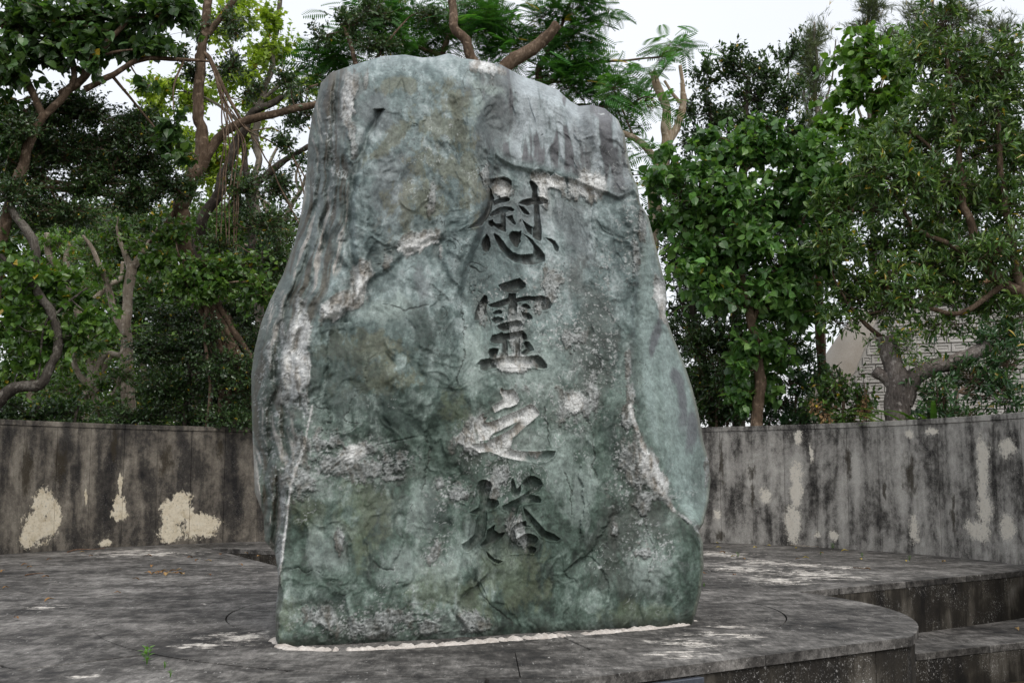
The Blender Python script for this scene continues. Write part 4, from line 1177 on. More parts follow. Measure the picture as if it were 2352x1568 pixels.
PAL = {                      # dark, mid, light leaf colours
    'deep':   [(0.026, 0.060, 0.018), (0.050, 0.105, 0.028), (0.095, 0.170, 0.040)],
    'dark':   [(0.024, 0.054, 0.018), (0.044, 0.090, 0.027), (0.080, 0.140, 0.040)],
    'mid':    [(0.042, 0.095, 0.020), (0.082, 0.170, 0.030), (0.150, 0.255, 0.048)],
    'fresh':  [(0.070, 0.150, 0.025), (0.110, 0.230, 0.035), (0.180, 0.310, 0.050)],
    'lime':   [(0.170, 0.260, 0.030), (0.280, 0.400, 0.040), (0.400, 0.500, 0.070)],
    'vine':   [(0.040, 0.105, 0.026), (0.085, 0.190, 0.045), (0.180, 0.320, 0.080)],
    'blue':   [(0.024, 0.062, 0.026), (0.045, 0.105, 0.038), (0.090, 0.165, 0.055)],
    'shiny':  [(0.040, 0.092, 0.024), (0.085, 0.165, 0.040), (0.190, 0.280, 0.065)],
    'fern':   [(0.030, 0.095, 0.025), (0.050, 0.150, 0.032), (0.100, 0.235, 0.045)],
    'pine':   [(0.060, 0.085, 0.045), (0.095, 0.125, 0.065), (0.140, 0.170, 0.090)],
    'dry':    [(0.150, 0.090, 0.040), (0.240, 0.150, 0.070), (0.340, 0.230, 0.120)],
}
AREA = {6: 2.3, 27: 1.6}
COVM = 3.8      # overall foliage density

def grow(name, label, depth, stems, clumps, tmpl, leaf, pal, cov=2.2, mode='alt', per=11, mat=None, bark=None, group=None, cat='tree',
         yellow=0.01, solo=0, solo_name='leaf', twig_r=0.006, droop=0.25, seed=1, limb=True, spread=1.0, cluster=14, flat=0.75, depth_r=1.0, sides=9, base=None):
    """stems: list of (part name, [(X, Y, radius in px units, depth offset)...]); clumps: (X, Y, rx, ry[, depth offset[, density]])"""
    rg = np.random.default_rng(seed)
    bark = bark or B_GREY; mat = mat or M_LEAF
    b0 = at(*base, depth) if base else (at(stems[0][1][0][0], stems[0][1][0][1], depth + (stems[0][1][0][3] if len(stems[0][1][0]) > 3 else 0)) if stems else at(clumps[0][0], clumps[0][1], depth))
    root = empty(name, (b0.x, b0.y, b0.z))
    tag(root, label, cat, group)
    skel = []
    for si, (pn, pts) in enumerate(stems):
        P = np.array([list(at(p[0], p[1], depth + (p[3] if len(p) > 3 else 0))) + [p[2] * mpp(depth + (p[3] if len(p) > 3 else 0))] for p in pts])
        n = max(10, 7 * len(pts)); Q = smooth_path(P, n)
        L = np.linalg.norm(P[-1, :3] - P[0, :3])
        Q[:, :3] += 0.012 * L * np.stack([perlin(Q[:, :3] * 2.3 + 9 * si + k * 31 + seed) for k in range(3)], 1) * np.sin(np.linspace(0, math.pi, n))[:, None]
        Q[:, 3] = np.maximum(Q[:, 3], 0.004)
        v, f = tube(Q[:, :3], Q[:, 3], sides if Q[:, 3].max() > 0.035 else 5, seed + si)
        link(pn, mesh_np(pn, v, f, bark), root)
        skel.append(Q)
    SK = np.concatenate(skel) if skel else None
    if not clumps: return root
    LP, LF, LS, LC, TA, TB, limbs = [], [], [], [], [], [], []
    dk, md, lt = [np.array(c) for c in PAL[pal]]
    for cl in clumps:
        X, Y, rx, ry = cl[:4]; dd = depth + (cl[4] if len(cl) > 4 else rg.uniform(-0.3, 0.3)); dens = cl[5] if len(cl) > 5 else 1.0
        c = np.array(at(X, Y, dd)); mp = mpp(dd)
        rad = np.array([rx * mp, min(rx, ry) * mp * depth_r * 1.1, ry * mp])
        ls = leaf * mp
        nl = int(COVM * AREA.get(len(tmpl[1]), 1.0) * cov * dens * math.pi * rx * ry / (0.42 * leaf * leaf))
        ns = max(4, nl // per)
        # sub clusters, then sprays round them
        m = max(4, int(ns / (cluster * 1.6)))
        sc_ = rg.normal(size=(m, 3)); sc_ = unit(sc_) * (rg.random((m, 1)) ** 0.45) * 0.88
        w = rg.integers(0, m, ns)
        tip = sc_[w] + rg.normal(size=(ns, 3)) * (0.75 / m ** 0.36) * (1 + 0.7 * (rg.random((ns, 1)) < 0.12))
        tip_w = c + tip * rad
        org = c + (sc_[w] * 0.55 + rg.normal(size=(ns, 3)) * 0.08) * rad + np.array([0, 0, -0.15]) * rad[2]
        if limb and SK is not None:
            j = np.argmin(((SK[:, :3] - c) ** 2).sum(1) + 0.5 * np.maximum(0, SK[:, 2] - c[2]) ** 2)
            a = SK[j, :3]; dvec = c - a; Ld = np.linalg.norm(dvec)
            if Ld > 0.15:
                midp = a + dvec * 0.5 + rg.normal(size=3) * 0.10 * Ld - np.array([0, 0, 0.06 * Ld])
                P = smooth_path([a, midp, c + rg.normal(size=3) * 0.1 * rad], 9)
                r0 = min(max(0.012 + 0.010 * Ld, 0.012), SK[j, 3] * 0.9 + 0.004)
                limbs.append(tube(P, np.linspace(r0, 0.007, 9), 5, seed))
            # secondary twigs from limb end to the sub clusters
            sub = c + sc_ * rad * 0.6
            TA.append(np.repeat(c[None], m, 0) + rg.normal(size=(m, 3)) * 0.05); TB.append(sub)
        TA.append(org); TB.append(tip_w)
        d = tip_w - org; Ln = np.linalg.norm(d, axis=1, keepdims=True); du = unit(d + np.array([0, 0, 0.15]) * Ln)
        if mode == 'rosette':
            t = 1.0 - 0.10 * rg.random((ns, per))
        else:
            t = 1.0 - 0.75 * (np.arange(per)[None] / per) * np.ones((ns, 1)) + 0.04 * rg.normal(size=(ns, per))
        pos = org[:, None] + d[:, None] * t[..., None] + rg.normal(size=(ns, per, 3)) * ls * 0.18 * spread
        if mode == 'frond':
            ldir = 0.5 * du[:, None] + rg.normal(size=(ns, per, 3)) * np.array([1, 1, 0.3]) + np.array([0, 0, -0.05])
        elif mode == 'rosette':
            r = rg.normal(size=(ns, per, 3)); r -= (r * du[:, None]).sum(-1, keepdims=True) * du[:, None]
            ldir = unit(r) * (0.95 + 0.2 * rg.random((ns, per, 1))) + du[:, None] * 0.55 + np.array([0, 0, 0.15])
        elif mode == 'hang':
            ldir = np.array([0, 0, -1.0]) * droop * 3 + rg.normal(size=(ns, per, 3)) * 0.6 + 0.3 * du[:, None]
        else:
            ldir = du[:, None] * 0.6 + rg.normal(size=(ns, per, 3)) * 0.75 + np.array([0, 0, -droop])
        ldir = unit(ldir)
        nrm = np.array([0, -0.25, 1.0]) * flat + rg.normal(size=(ns, per, 3)) * 0.55
        LP.append(pos.reshape(-1, 3)); LF.append(frames(ldir, nrm).reshape(-1, 3, 3))
        LS.append((ls * (0.55 + 0.65 * rg.random((ns, per)))).ravel())
        tone = np.clip(rg.normal(0.45, 0.22, (ns, 1)) + rg.normal(0, 0.22, (ns, per)), 0, 1)[..., None]
        cc = np.where(tone < 0.5, dk + (md - dk) * tone * 2, md + (lt - md) * (tone - 0.5) * 2)
        yl = rg.random((ns, per, 1)) < yellow
        cc = np.where(yl, np.array([0.42, 0.30, 0.03]), cc)
        LC.append(cc.reshape(-1, 3))
    LP, LF, LS, LC = map(np.concatenate, (LP, LF, LS, LC))
    single = np.zeros(len(LP), bool)
    if solo:
        # the leaves that show largest, spread over the crown's near face
        score = LP[:, 1] - 1.6 * rg.random(len(LP)) - 2.0 * LS
        single[np.argsort(score)[:solo]] = True
    v, f = place(tmpl, LP[~single], LF[~single], LS[~single])
    cr = link('crown', mesh_np('crown', v, f, mat, False, np.repeat(LC[~single], len(tmpl[0]), 0)), root)
    cr['kind'] = 'stuff'
    if solo:
        var = []
        for k in range(6):
            c_ = np.clip(md * (0.7 + 0.28 * k), 0, 1) if k < 5 else lt * 1.15
            var.append(mesh_np(solo_name, tmpl[0], tmpl[1], mat, False, np.repeat(c_[None], len(tmpl[0]), 0)))
        off = Vector(root.location)
        for i in np.where(single)[0]:
            o = bpy.data.objects.new(solo_name, var[int(rg.integers(0, 6))]); COL.objects.link(o)
            o.parent = cr
            o.matrix_local = Matrix.Translation(Vector(LP[i])) @ Matrix([list(r_) for r_ in LF[i]]).to_4x4() @ Matrix.Scale(float(LS[i]), 4)
    if TA:
        tw = [thin(np.concatenate(TA), np.concatenate(TB), twig_r, twig_r * 0.45)] + limbs
        v, f = join(tw)
        o = link('twigs', mesh_np('twigs', v, f, bark), root); o['kind'] = 'stuff'
    return root

# ------------------------------------------------------------------ trees and shrubs beyond the wall
B_DARKL = bark_mat('dark lichen bark', (0.028, 0.024, 0.020), (0.075, 0.065, 0.054), (0.19, 0.175, 0.15), 14)
GB = 1088      # row where the bank's surface is met at any distance

# far trees first: what closes the view on the left
for k, (X, dep, lab) in enumerate([(60, 36, 'tall pale stemmed tree deep in the thicket behind the crooked grey trunk'), (330, 38, 'far mid green tree filling the gap behind the forked pale tree'),
                                   (560, 35, 'far olive tree seen between the leaning root bound trunk and the boulder'),
                                   (190, 41, 'farthest green tree glimpsed between the bent pale tree and the forked pale tree'), (450, 42, 'farthest green tree glimpsed under the horizontal limbs of the evergreen')]):
    grow('thicket_tree', lab, dep,
         [('trunk', [(X, GB, 10), (X + 10, 900, 9), (X - 12, 760, 8), (X + 8, 640, 6), (X + 20, 560, 3)]), ('branch', [(X - 12, 770, 6), (X - 45, 700, 5), (X - 60, 620, 3)]), ('branch', [(X + 6, 660, 5), (X + 50, 600, 4), (X + 60, 540, 2)])],
         [(X - 90, 640, 80, 60), (X + 20, 580, 90, 60), (X + 100, 660, 80, 60), (X - 40, 760, 110, 60), (X + 80, 800, 100, 60), (X - 60, 880, 110, 60), (X + 60, 930, 120, 50), (X - 100, 960, 90, 40), (X, 510, 90, 50), (X - 70, 540, 80, 50), (X + 70, 520, 80, 50), (X, 690, 100, 60)],
         T_SMALL, 15, ('mid', 'deep', 'mid', 'deep', 'mid')[k], cov=2.6, bark=B_PALE, group='trees of the far thicket', seed=20 + k, yellow=0.03)

def pale_tree(name, label, dep, stems, clumps, pal, seed, leaf=14, cov=1.5, bark=None, **kw):
    return grow(name, label, dep, stems, clumps, T_OVAL, leaf, pal, cov=cov, bark=bark or B_PALE, seed=seed, yellow=0.03, **kw)

pale_tree('forked_tree', 'pale tree with straight trunk forking at half height behind the wall', 25,
    [('trunk', [(296, GB, 17), (295, 900, 16), (290, 790, 14), (292, 700, 12), (300, 630, 12), (302, 600, 11)]),
     ('branch', [(302, 625, 9), (288, 585, 7), (275, 555, 5), (268, 520, 3)]), ('branch', [(302, 620, 9), (322, 588, 8), (340, 560, 5), (360, 520, 3)]),
     ('branch', [(290, 765, 10), (268, 730, 9), (250, 670, 8), (238, 630, 7), (212, 570, 5), (190, 540, 3)])],
    [(260, 530, 60, 40), (340, 540, 60, 44), (200, 570, 60, 44), (300, 470, 70, 40), (230, 620, 50, 30)], 'mid', 31)
pale_tree('bent_tree', 'pale bent tree with sawn branch ends in the left thicket', 27,
    [('trunk', [(210, GB, 14), (200, 920, 13), (212, 840, 11), (190, 750, 10), (165, 690, 9), (158, 640, 10)]),
     ('branch', [(160, 660, 9), (135, 620, 8), (112, 580, 8), (108, 535, 7)]), ('branch', [(158, 650, 9), (152, 600, 8), (160, 560, 8)]),
     ('branch', [(190, 750, 8), (215, 690, 7), (250, 655, 6), (275, 640, 5), (282, 600, 4)]), ('branch', [(200, 900, 9), (232, 860, 8), (250, 820, 7), (278, 812, 5)])],
    [(140, 560, 60, 40), (90, 620, 60, 50), (200, 660, 60, 40), (110, 720, 70, 50), (240, 760, 60, 40), (170, 820, 80, 50)], 'fresh', 33, cov=1.3)
pale_tree('twisted_tree', 'low twisted pale tree with many bare limbs in the left thicket', 24,
    [('trunk', [(232, GB, 12), (228, 950, 11), (210, 900, 10), (222, 850, 9), (240, 815, 8), (275, 815, 7)]),
     ('branch', [(222, 900, 8), (190, 870, 7), (170, 830, 6), (178, 790, 4)]), ('branch', [(228, 930, 7), (262, 900, 6), (280, 860, 5), (300, 850, 3)]), ('branch', [(212, 905, 6), (180, 910, 5), (150, 890, 4)])],
    [(190, 800, 60, 30), (270, 860, 60, 40), (150, 900, 60, 40), (230, 940, 90, 40)], 'mid', 35, cov=1.2, leaf=12)

# crooked grey trunk at the left end of the wall
grow('crooked_tree', 'crooked grey trunk with S bend leaning over the left end of the wall', 20.6,
     [('trunk', [(-60, GB, 15.6), (-20, 945, 15.6), (30, 893, 13.3), (92, 880, 12.5), (120, 830, 10.9), (136, 770, 10.9), (118, 715, 10.9), (80, 660, 10.1), (82, 600, 10.9), (70, 545, 10.9), (30, 490, 9.4), (10, 440, 7.0)]),
      ('branch', [(80, 660, 7.0), (40, 620, 6.2), (0, 585, 5.5)]), ('branch', [(120, 715, 3.9), (100, 760, 3.1), (90, 850, 2.3), (82, 890, 2.3)]), ('branch', [(130, 720, 3.1), (160, 690, 3.1), (200, 660, 2.3)])],
     [(160, 690, 90, 34), (90, 660, 50, 30), (220, 730, 60, 34), (30, 740, 40, 40), (20, 570, 30, 34), (40, 840, 40, 30), (110, 790, 60, 36), (180, 780, 60, 40), (20, 680, 50, 40), (60, 610, 60, 30), (150, 640, 60, 30)], T_HEART, 19, 'mid', cov=1.5, bark=B_DARKL, seed=41, per=7, droop=0.4)

# dense small-leaved dark tree
grow('evergreen_tree', 'dense dark evergreen with tiny leaves over long horizontal limbs at the left', 21.6,
     [('trunk', [(-90, GB, 26), (-60, 800, 22), (-40, 600, 20), (-30, 450, 16), (10, 330, 12), (60, 250, 8)]),
      ('branch', [(-40, 470, 9), (60, 440, 8), (160, 432, 8), (270, 445, 7), (340, 436, 7), (400, 430, 6), (430, 450, 4)]),
      ('branch', [(-40, 430, 7), (70, 418, 6), (150, 420, 6), (230, 438, 5)]), ('branch', [(-40, 400, 5), (40, 380, 5), (110, 410, 4), (125, 450, 3), (150, 480, 2)]),
      ('branch', [(225, 450, 5), (250, 400, 5), (280, 350, 4), (300, 300, 3)]), ('branch', [(-20, 400, 12), (40, 300, 10), (65, 260, 9), (90, 230, 7)])],
     [(100, 270, 90, 50), (220, 250, 100, 46), (320, 320, 80, 56), (120, 350, 110, 56), (250, 380, 110, 50), (60, 440, 80, 50), (370, 400, 60, 50), (130, 490, 90, 36), (30, 330, 50, 56), (330, 440, 60, 30), (30, 520, 50, 40), (200, 320, 100, 50), (420, 440, 50, 40), (300, 270, 70, 40), (60, 390, 80, 50), (200, 430, 90, 40), (310, 380, 80, 50), (150, 240, 70, 36), (90, 320, 80, 50), (30, 440, 60, 50, -.9), (40, 300, 60, 50, -.9), (180, 480, 80, 30, -.5), (280, 470, 70, 30)],
     T_SMALL, 10.5, 'dark', cov=2.7, mat=M_GLOSSY, bark=B_BROWN, seed=43, per=12)

# broad-leaved tree at the top left corner
grow('broadleaf_tree', 'broad heart leaved dark tree with branching limbs in the upper left', 20.8,
     [('trunk', [(-50, GB, 20), (-20, 700, 17), (20, 480, 13), (70, 330, 11), (100, 265, 9)]),
      ('branch', [(100, 270, 9), (60, 180, 8), (20, 90, 7), (-10, 30, 5)]), ('branch', [(140, 215, 10, .2), (190, 180, 9), (245, 100, 7), (300, 40, 5)]),
      ('branch', [(100, 268, 9), (150, 215, 9), (170, 165, 7), (140, 60, 4)]), ('branch', [(195, 205, 8), (260, 170, 7), (330, 135, 6), (400, 135, 5), (480, 140, 3)]),
      ('branch', [(190, 180, 5), (200, 140, 4), (260, 120, 3), (330, 110, 2)])],
     [(50, 50, 90, 60), (160, 40, 100, 60), (270, 80, 90, 60), (30, 150, 60, 60), (340, 30, 80, 44), (200, 130, 80, 40), (10, 240, 40, 60), (350, 110, 50, 30), (110, 110, 80, 50), (340, 195, 28, 16), (400, 15, 60, 40), (20, 330, 40, 40), (250, 20, 80, 40), (400, 280, 30, 30), (400, 350, 40, 40)],
     T_HEART, 24, 'deep', cov=2.0, mat=M_LEAF, bark=B_BROWN, seed=45, per=7, droop=0.55, solo=240, yellow=0.004)

# fig with the long leaning trunk
FIG = [('trunk', [(560, GB, 42), (545, 900, 36), (520, 800, 32), (495, 720, 28), (462, 650, 22), (430, 590, 19), (417, 520, 18), (424, 450, 18), (452, 390, 17), (466, 330, 15), (462, 260, 13), (460, 180, 12), (466, 90, 11), (480, 0, 10), (490, -60, 8)]),
       ('branch', [(455, 400, 12), (500, 320, 11), (560, 280, 10), (640, 258, 9), (730, 236, 8), (800, 215, 6)]),
       ('branch', [(462, 100, 9), (490, 60, 8), (530, 10, 7), (570, -40, 5)]), ('branch', [(425, 455, 6), (390, 500, 6), (345, 560, 5)]),
       ('branch', [(447, 230, 6), (455, 150, 6), (453, 128, 6), (466, 122, 6), (482, 135, 6), (500, 175, 6), (512, 200, 5), (535, 240, 4), (560, 288, 4), (575, 300, 4)]),
       ('branch', [(430, 150, 4), (380, 110, 3), (340, 70, 2)])]
rg_ = np.random.default_rng(99)
for k in range(14):
    a = rg_.uniform(-1, 1)
    FIG.append(('aerial_root', [(440 + 14 * a, 600 + 10 * a, 5, -.35), (470 + 22 * a, 680, 5 + 2 * rg_.random(), -.5), (505 + 34 * a, 760, 6, -.55), (535 + 46 * a + 10 * rg_.normal(), 860, 6, -.5), (550 + 54 * a, 1000, 6, -.4)]))
for k in range(7):
    x = 500 + 9 * k + rg_.uniform(-4, 4)
    FIG.append(('hanging_vine', [(480 + 8 * k, 130 + 20 * k, 1.6, -.2), (505 + 5 * k, 220 + 10 * k, 1.8, -.3), (x + 12, 330, 1.8, -.3), (x, 430, 1.8, -.3), (x - 8 + rg_.uniform(-15, 15), 560, 1.4, -.3)]))
for (pts) in ([(560, 285), (610, 360), (640, 420), (690, 520)], [(575, 300), (640, 300), (680, 380), (700, 450)], [(500, 200), (560, 290), (660, 350), (720, 440)]):
    FIG.append(('hanging_vine', [(p[0], p[1], 1.8, -.3) for p in pts]))
grow('strangler_fig', 'leaning fig trunk wrapped in ropy aerial roots and hanging vines', 22.8, FIG,
     [(470, 60, 36, 40), (530, 50, 36, 40), (440, 160, 40, 30), (520, 150, 40, 36), (575, 200, 30, 24), (600, 510, 60, 50), (550, 440, 50, 50), (640, 420, 40, 50), (665, 330, 36, 34), (500, 560, 50, 36), (620, 600, 50, 50), (660, 180, 40, 30), (410, 120, 30, 24), (560, 630, 60, 40), (690, 260, 30, 30)],
     T_SMALL, 11, 'dark', cov=1.9, mat=M_GLOSSY, bark=B_BROWN, seed=47, per=9, sides=12)
grow('climbing_shrub', 'bright heart leaved climber hanging round the root bound trunk', 22.0,
     [('stem', [(470, GB, 5), (480, 900, 4), (470, 760, 4), (480, 640, 3)])],
     [(460, 600, 70, 36), (540, 610, 80, 40), (480, 670, 60, 30), (420, 640, 50, 40), (600, 660, 50, 40), (400, 540, 50, 40), (350, 600, 50, 34)],
     T_HEART, 14, 'mid', cov=1.6, bark=B_BROWN, seed=49, per=7, droop=0.5, cat='shrub')
grow('dark_limbed_tree', 'dark rough trunk with arching limbs behind the leaning fig', 25.5,
     [('trunk', [(440, GB, 16), (450, 800, 15), (445, 600, 14), (470, 500, 13), (510, 420, 12), (545, 320, 11), (575, 260, 10), (630, 232, 8), (660, 215, 5)]),
      ('branch', [(590, 640, 8), (575, 520, 9), (580, 440, 10), (620, 395, 9), (660, 365, 7), (710, 335, 6)]), ('branch', [(580, 450, 9), (565, 390, 8), (560, 330, 6)])],
     [(640, 410, 40, 30), (590, 560, 50, 50), (690, 360, 30, 30), (560, 480, 40, 40)], T_OVAL, 11, 'blue', cov=1.2, bark=B_DARK, seed=51)
grow('bare_tree', 'bare twisted pale branches against the sky beside the boulder', 28,
     [('trunk', [(640, GB, 9), (645, 700, 8), (640, 600, 7), (648, 520, 6), (668, 470, 6), (690, 440, 5), (705, 400, 4)]),
      ('branch', [(668, 470, 5), (640, 430, 4), (620, 380, 4), (640, 330, 3)]), ('branch', [(645, 540, 5), (610, 480, 4), (590, 420, 3), (600, 340, 2)]), ('branch', [(690, 445, 4), (680, 400, 3), (700, 350, 2)]),
      ('branch', [(620, 470, 3), (580, 440, 3), (570, 400, 2)]), ('branch', [(640, 620, 5), (600, 580, 4), (560, 560, 3)])],
     [(640, 540, 50, 40), (620, 640, 50, 40), (680, 600, 40, 50)], T_SMALL, 9, 'mid', cov=0.8, bark=B_PALE, seed=53)
grow('lime_tree', 'bright yellow green tree lit against the sky behind the fig', 28.5,
     [('trunk', [(600, GB, 12), (595, 700, 11), (588, 480, 9), (590, 360, 8), (596, 260, 8), (615, 170, 7), (632, 80, 6), (645, -20, 5)]),
      ('branch', [(590, 330, 5), (540, 270, 4), (480, 230, 3), (430, 210, 2)]), ('branch', [(600, 230, 5), (660, 180, 4), (700, 150, 3)]), ('branch', [(596, 270, 4), (560, 170, 4), (520, 90, 3)]), ('branch', [(588, 420, 5), (520, 370, 4), (430, 350, 3)])],
     [(560, 30, 50, 50), (600, 110, 50, 44), (500, 70, 40, 50), (430, 230, 80, 44), (550, 170, 50, 50), (650, 120, 44, 44), (620, 40, 40, 40), (400, 310, 56, 44), (500, 330, 60, 50), (600, 220, 46, 44), (350, 205, 44, 36), (690, 190, 40, 40), (460, 390, 60, 40), (370, 250, 40, 30), (540, 400, 50, 40), (390, 180, 40, 30), (570, 300, 50, 44)],
     T_KITE, 16, 'lime', cov=2.0, bark=B_GREY, seed=55, per=8, droop=0.5, cluster=9, depth_r=0.8)
grow('understorey_bush', 'dark small leaved bush massed above the wall beside the boulder', 22.9,
     [('stem', [(420, GB, 6), (430, 900, 5), (440, 800, 4)]), ('stem', [(520, GB, 6), (510, 920, 5), (530, 830, 4)])],
     [(440, 800, 110, 60), (380, 890, 100, 60), (520, 900, 90, 70), (570, 800, 50, 60), (330, 790, 60, 44), (470, 960, 120, 40), (330, 960, 90, 34), (560, 720, 40, 40), (400, 730, 70, 36), (510, 830, 60, 50, -.9), (560, 880, 60, 60, -.8), (480, 760, 50, 30, -.9), (590, 960, 50, 40, -.5), (540, 960, 60, 40, -.9)],
     T_SMALL, 9.5, 'dark', cov=2.2, mat=M_GLOSSY, bark=B_DARK, seed=57, cat='bush')
grow('leafy_bush', 'glossy mid green bush at the foot of the crooked trunk', 21.6,
     [('stem', [(60, GB, 5), (70, 980, 4), (90, 930, 3)]), ('stem', [(160, GB, 5), (170, 980, 4), (180, 930, 3)])],
     [(60, 960, 80, 30), (170, 945, 80, 34), (230, 980, 80, 24), (10, 920, 40, 40), (120, 985, 100, 20)], T_OVAL, 14, 'deep', cov=2.0, mat=M_GLOSSY, bark=B_DARK, seed=59, cat='bush')

# feathery tree right behind the boulder
grow('feathery_tree', 'feathery leaved tree arching over the top of the boulder', 26,
     [('trunk', [(1180, GB, 26), (1170, 600, 22), (1150, 330, 18, -1.2), (1125, 215, 15, -2.2), (1095, 145, 13, -2.6), (1070, 95, 12, -2.6), (1046, 60, 11, -2.6), (1040, 0, 10, -2.4), (1038, -60, 9, -2.2)]),
      ('branch', [(1130, 240, 18, -2), (1150, 165, 17, -2.2), (1200, 125, 16, -2.2), (1245, 95, 14, -2.2), (1280, 55, 12, -2.2)]), ('branch', [(1172, 620, 11), (1205, 450, 10), (1230, 330, 10), (1235, 215, 9), (1240, 160, 8), (1262, 120, 6), (1300, 30, 4), (1320, -20, 3)]),
      ('branch', [(1162, 480, 9), (1080, 350, 9), (1020, 260, 8), (1010, 160, 8), (1030, 80, 6)]), ('branch', [(1245, 200, 5), (1330, 150, 4), (1420, 140, 3), (1520, 130, 2)]), ('branch', [(1240, 190, 4), (1300, 190, 3), (1340, 230, 2)]),
      ('branch', [(1090, 150, 6), (960, 110, 5), (850, 90, 4), (760, 100, 3)]), ('branch', [(1232, 260, 4), (1320, 240, 3), (1400, 245, 3), (1480, 235, 2)])],
     [(760, 110, 70, 46), (850, 60, 80, 50), (720, 170, 40, 36), (930, 90, 60, 34), (1000, 50, 90, 50), (1110, 50, 80, 50), (1220, 60, 80, 50), (1310, 70, 70, 46), (1290, 150, 60, 36), (1370, 150, 50, 26), (1460, 180, 56, 18), (1540, 95, 44, 20), (1440, 215, 50, 22), (1330, 20, 70, 40), (1180, 110, 60, 30), (1400, 20, 20, 20), (1290, 200, 50, 30), (1330, 180, 40, 30), (960, 120, 50, 20), (1420, 270, 30, 26), (1430, 320, 30, 20), (900, 20, 80, 30), (1090, 10, 100, 30), (1500, 240, 44, 20, -2.2, .7), (1470, 340, 36, 22, -2.2, .7), (1500, 165, 40, 16, -2.2, .7), (1560, 110, 40, 18, -2.2, .6), (1490, 400, 30, 20, -2.2, .6), (1410, 200, 50, 20, -1)],
     T_FROND, 58, 'fern', cov=5.5, mode='frond', per=5, mat=M_FROND, bark=B_BROWN, seed=61, solo=220, solo_name='frond', flat=1.2, twig_r=0.008, cluster=6)
grow('shrubby_tree', 'dark oval leaved tree mixed into the feathery fronds left of the boulder top', 25,
     [('trunk', [(860, GB, 10), (850, 500, 9), (840, 250, 7), (820, 150, 6), (790, 60, 4)]), ('branch', [(830, 200, 5), (880, 110, 4), (920, 60, 2)]), ('branch', [(840, 240, 4), (770, 190, 4), (710, 200, 3)])],
     [(790, 50, 54, 44), (850, 30, 50, 40), (690, 220, 44, 40), (740, 80, 30, 34), (670, 270, 36, 24), (860, 110, 60, 30), (990, 20, 50, 30)], T_SMALL, 11.5, 'dark', cov=1.7, mat=M_GLOSSY, bark=B_BROWN, seed=63)

# trees whose crowns close the gap behind the boulder
for k, (X, dep, lab) in enumerate([(820, 26, 'small leaved tree standing close behind the left shoulder of the boulder'), (1010, 29, 'leafy tree standing straight behind the boulder'), (1360, 27, 'small leaved tree standing close behind the right shoulder of the boulder')]):
    grow('screen_tree', lab, dep, [('trunk', [(X, GB, 12), (X + 12, 900, 11), (X - 8, 700, 9), (X + 6, 520, 6), (X, 380, 3)]), ('branch', [(X - 6, 720, 6), (X - 70, 600, 5), (X - 100, 500, 3)]), ('branch', [(X, 640, 6), (X + 70, 540, 5), (X + 100, 440, 3)])],
         [(X - 90, 500, 90, 70), (X + 20, 420, 100, 70), (X + 100, 520, 90, 70), (X - 60, 650, 120, 70), (X + 80, 700, 120, 70), (X - 60, 800, 130, 70), (X + 60, 880, 140, 70), (X - 50, 950, 140, 50), (X, 560, 110, 70)],
         T_SMALL, 15, ('deep', 'mid', 'dark')[k], cov=1.3, mat=M_GLOSSY, bark=B_BROWN, seed=120 + k, group='trees close behind the boulder')

# right of the boulder
grow('dead_tree', 'bleached dead trunk with sawn forked limbs right of the boulder', 24.5,
     [('trunk', [(1490, GB, 18), (1492, 700, 17), (1500, 480, 16), (1515, 380, 15), (1530, 320, 13), (1528, 260, 11), (1515, 210, 10), (1500, 165, 9)]),
      ('branch', [(1528, 335, 11), (1556, 290, 9), (1568, 240, 8), (1567, 190, 5), (1562, 150, 4)]), ('branch', [(1562, 235, 5), (1545, 215, 4), (1526, 185, 3)]), ('branch', [(1515, 375, 9), (1480, 335, 8), (1440, 308, 7), (1400, 300, 5)])],
     [], T_SMALL, 9, 'mid', bark=B_DEAD, seed=65)
grow('camphor_tree', 'dark upright leaved tree with a pointed crown behind the dead trunk', 25.5,
     [('trunk', [(1700, GB, 16), (1690, 700, 14), (1700, 450, 11), (1710, 300, 8), (1720, 180, 5)]), ('branch', [(1700, 420, 7), (1650, 320, 6), (1620, 220, 4)]), ('branch', [(1705, 400, 7), (1770, 300, 5), (1810, 180, 3)])],
     [(1615, 180, 40, 50), (1680, 150, 50, 40), (1760, 150, 60, 46), (1810, 120, 36, 40), (1640, 250, 70, 50), (1730, 230, 80, 50), (1820, 230, 44, 50), (1600, 320, 40, 50), (1700, 300, 90, 40), (1580, 260, 24, 40), (1690, 115, 26, 14), (1560, 400, 40, 40), (1830, 310, 40, 40)],
     T_OVAL, 13, 'dark', cov=2.2, mat=M_GLOSSY, bark=B_DARK, seed=67, droop=-0.25)
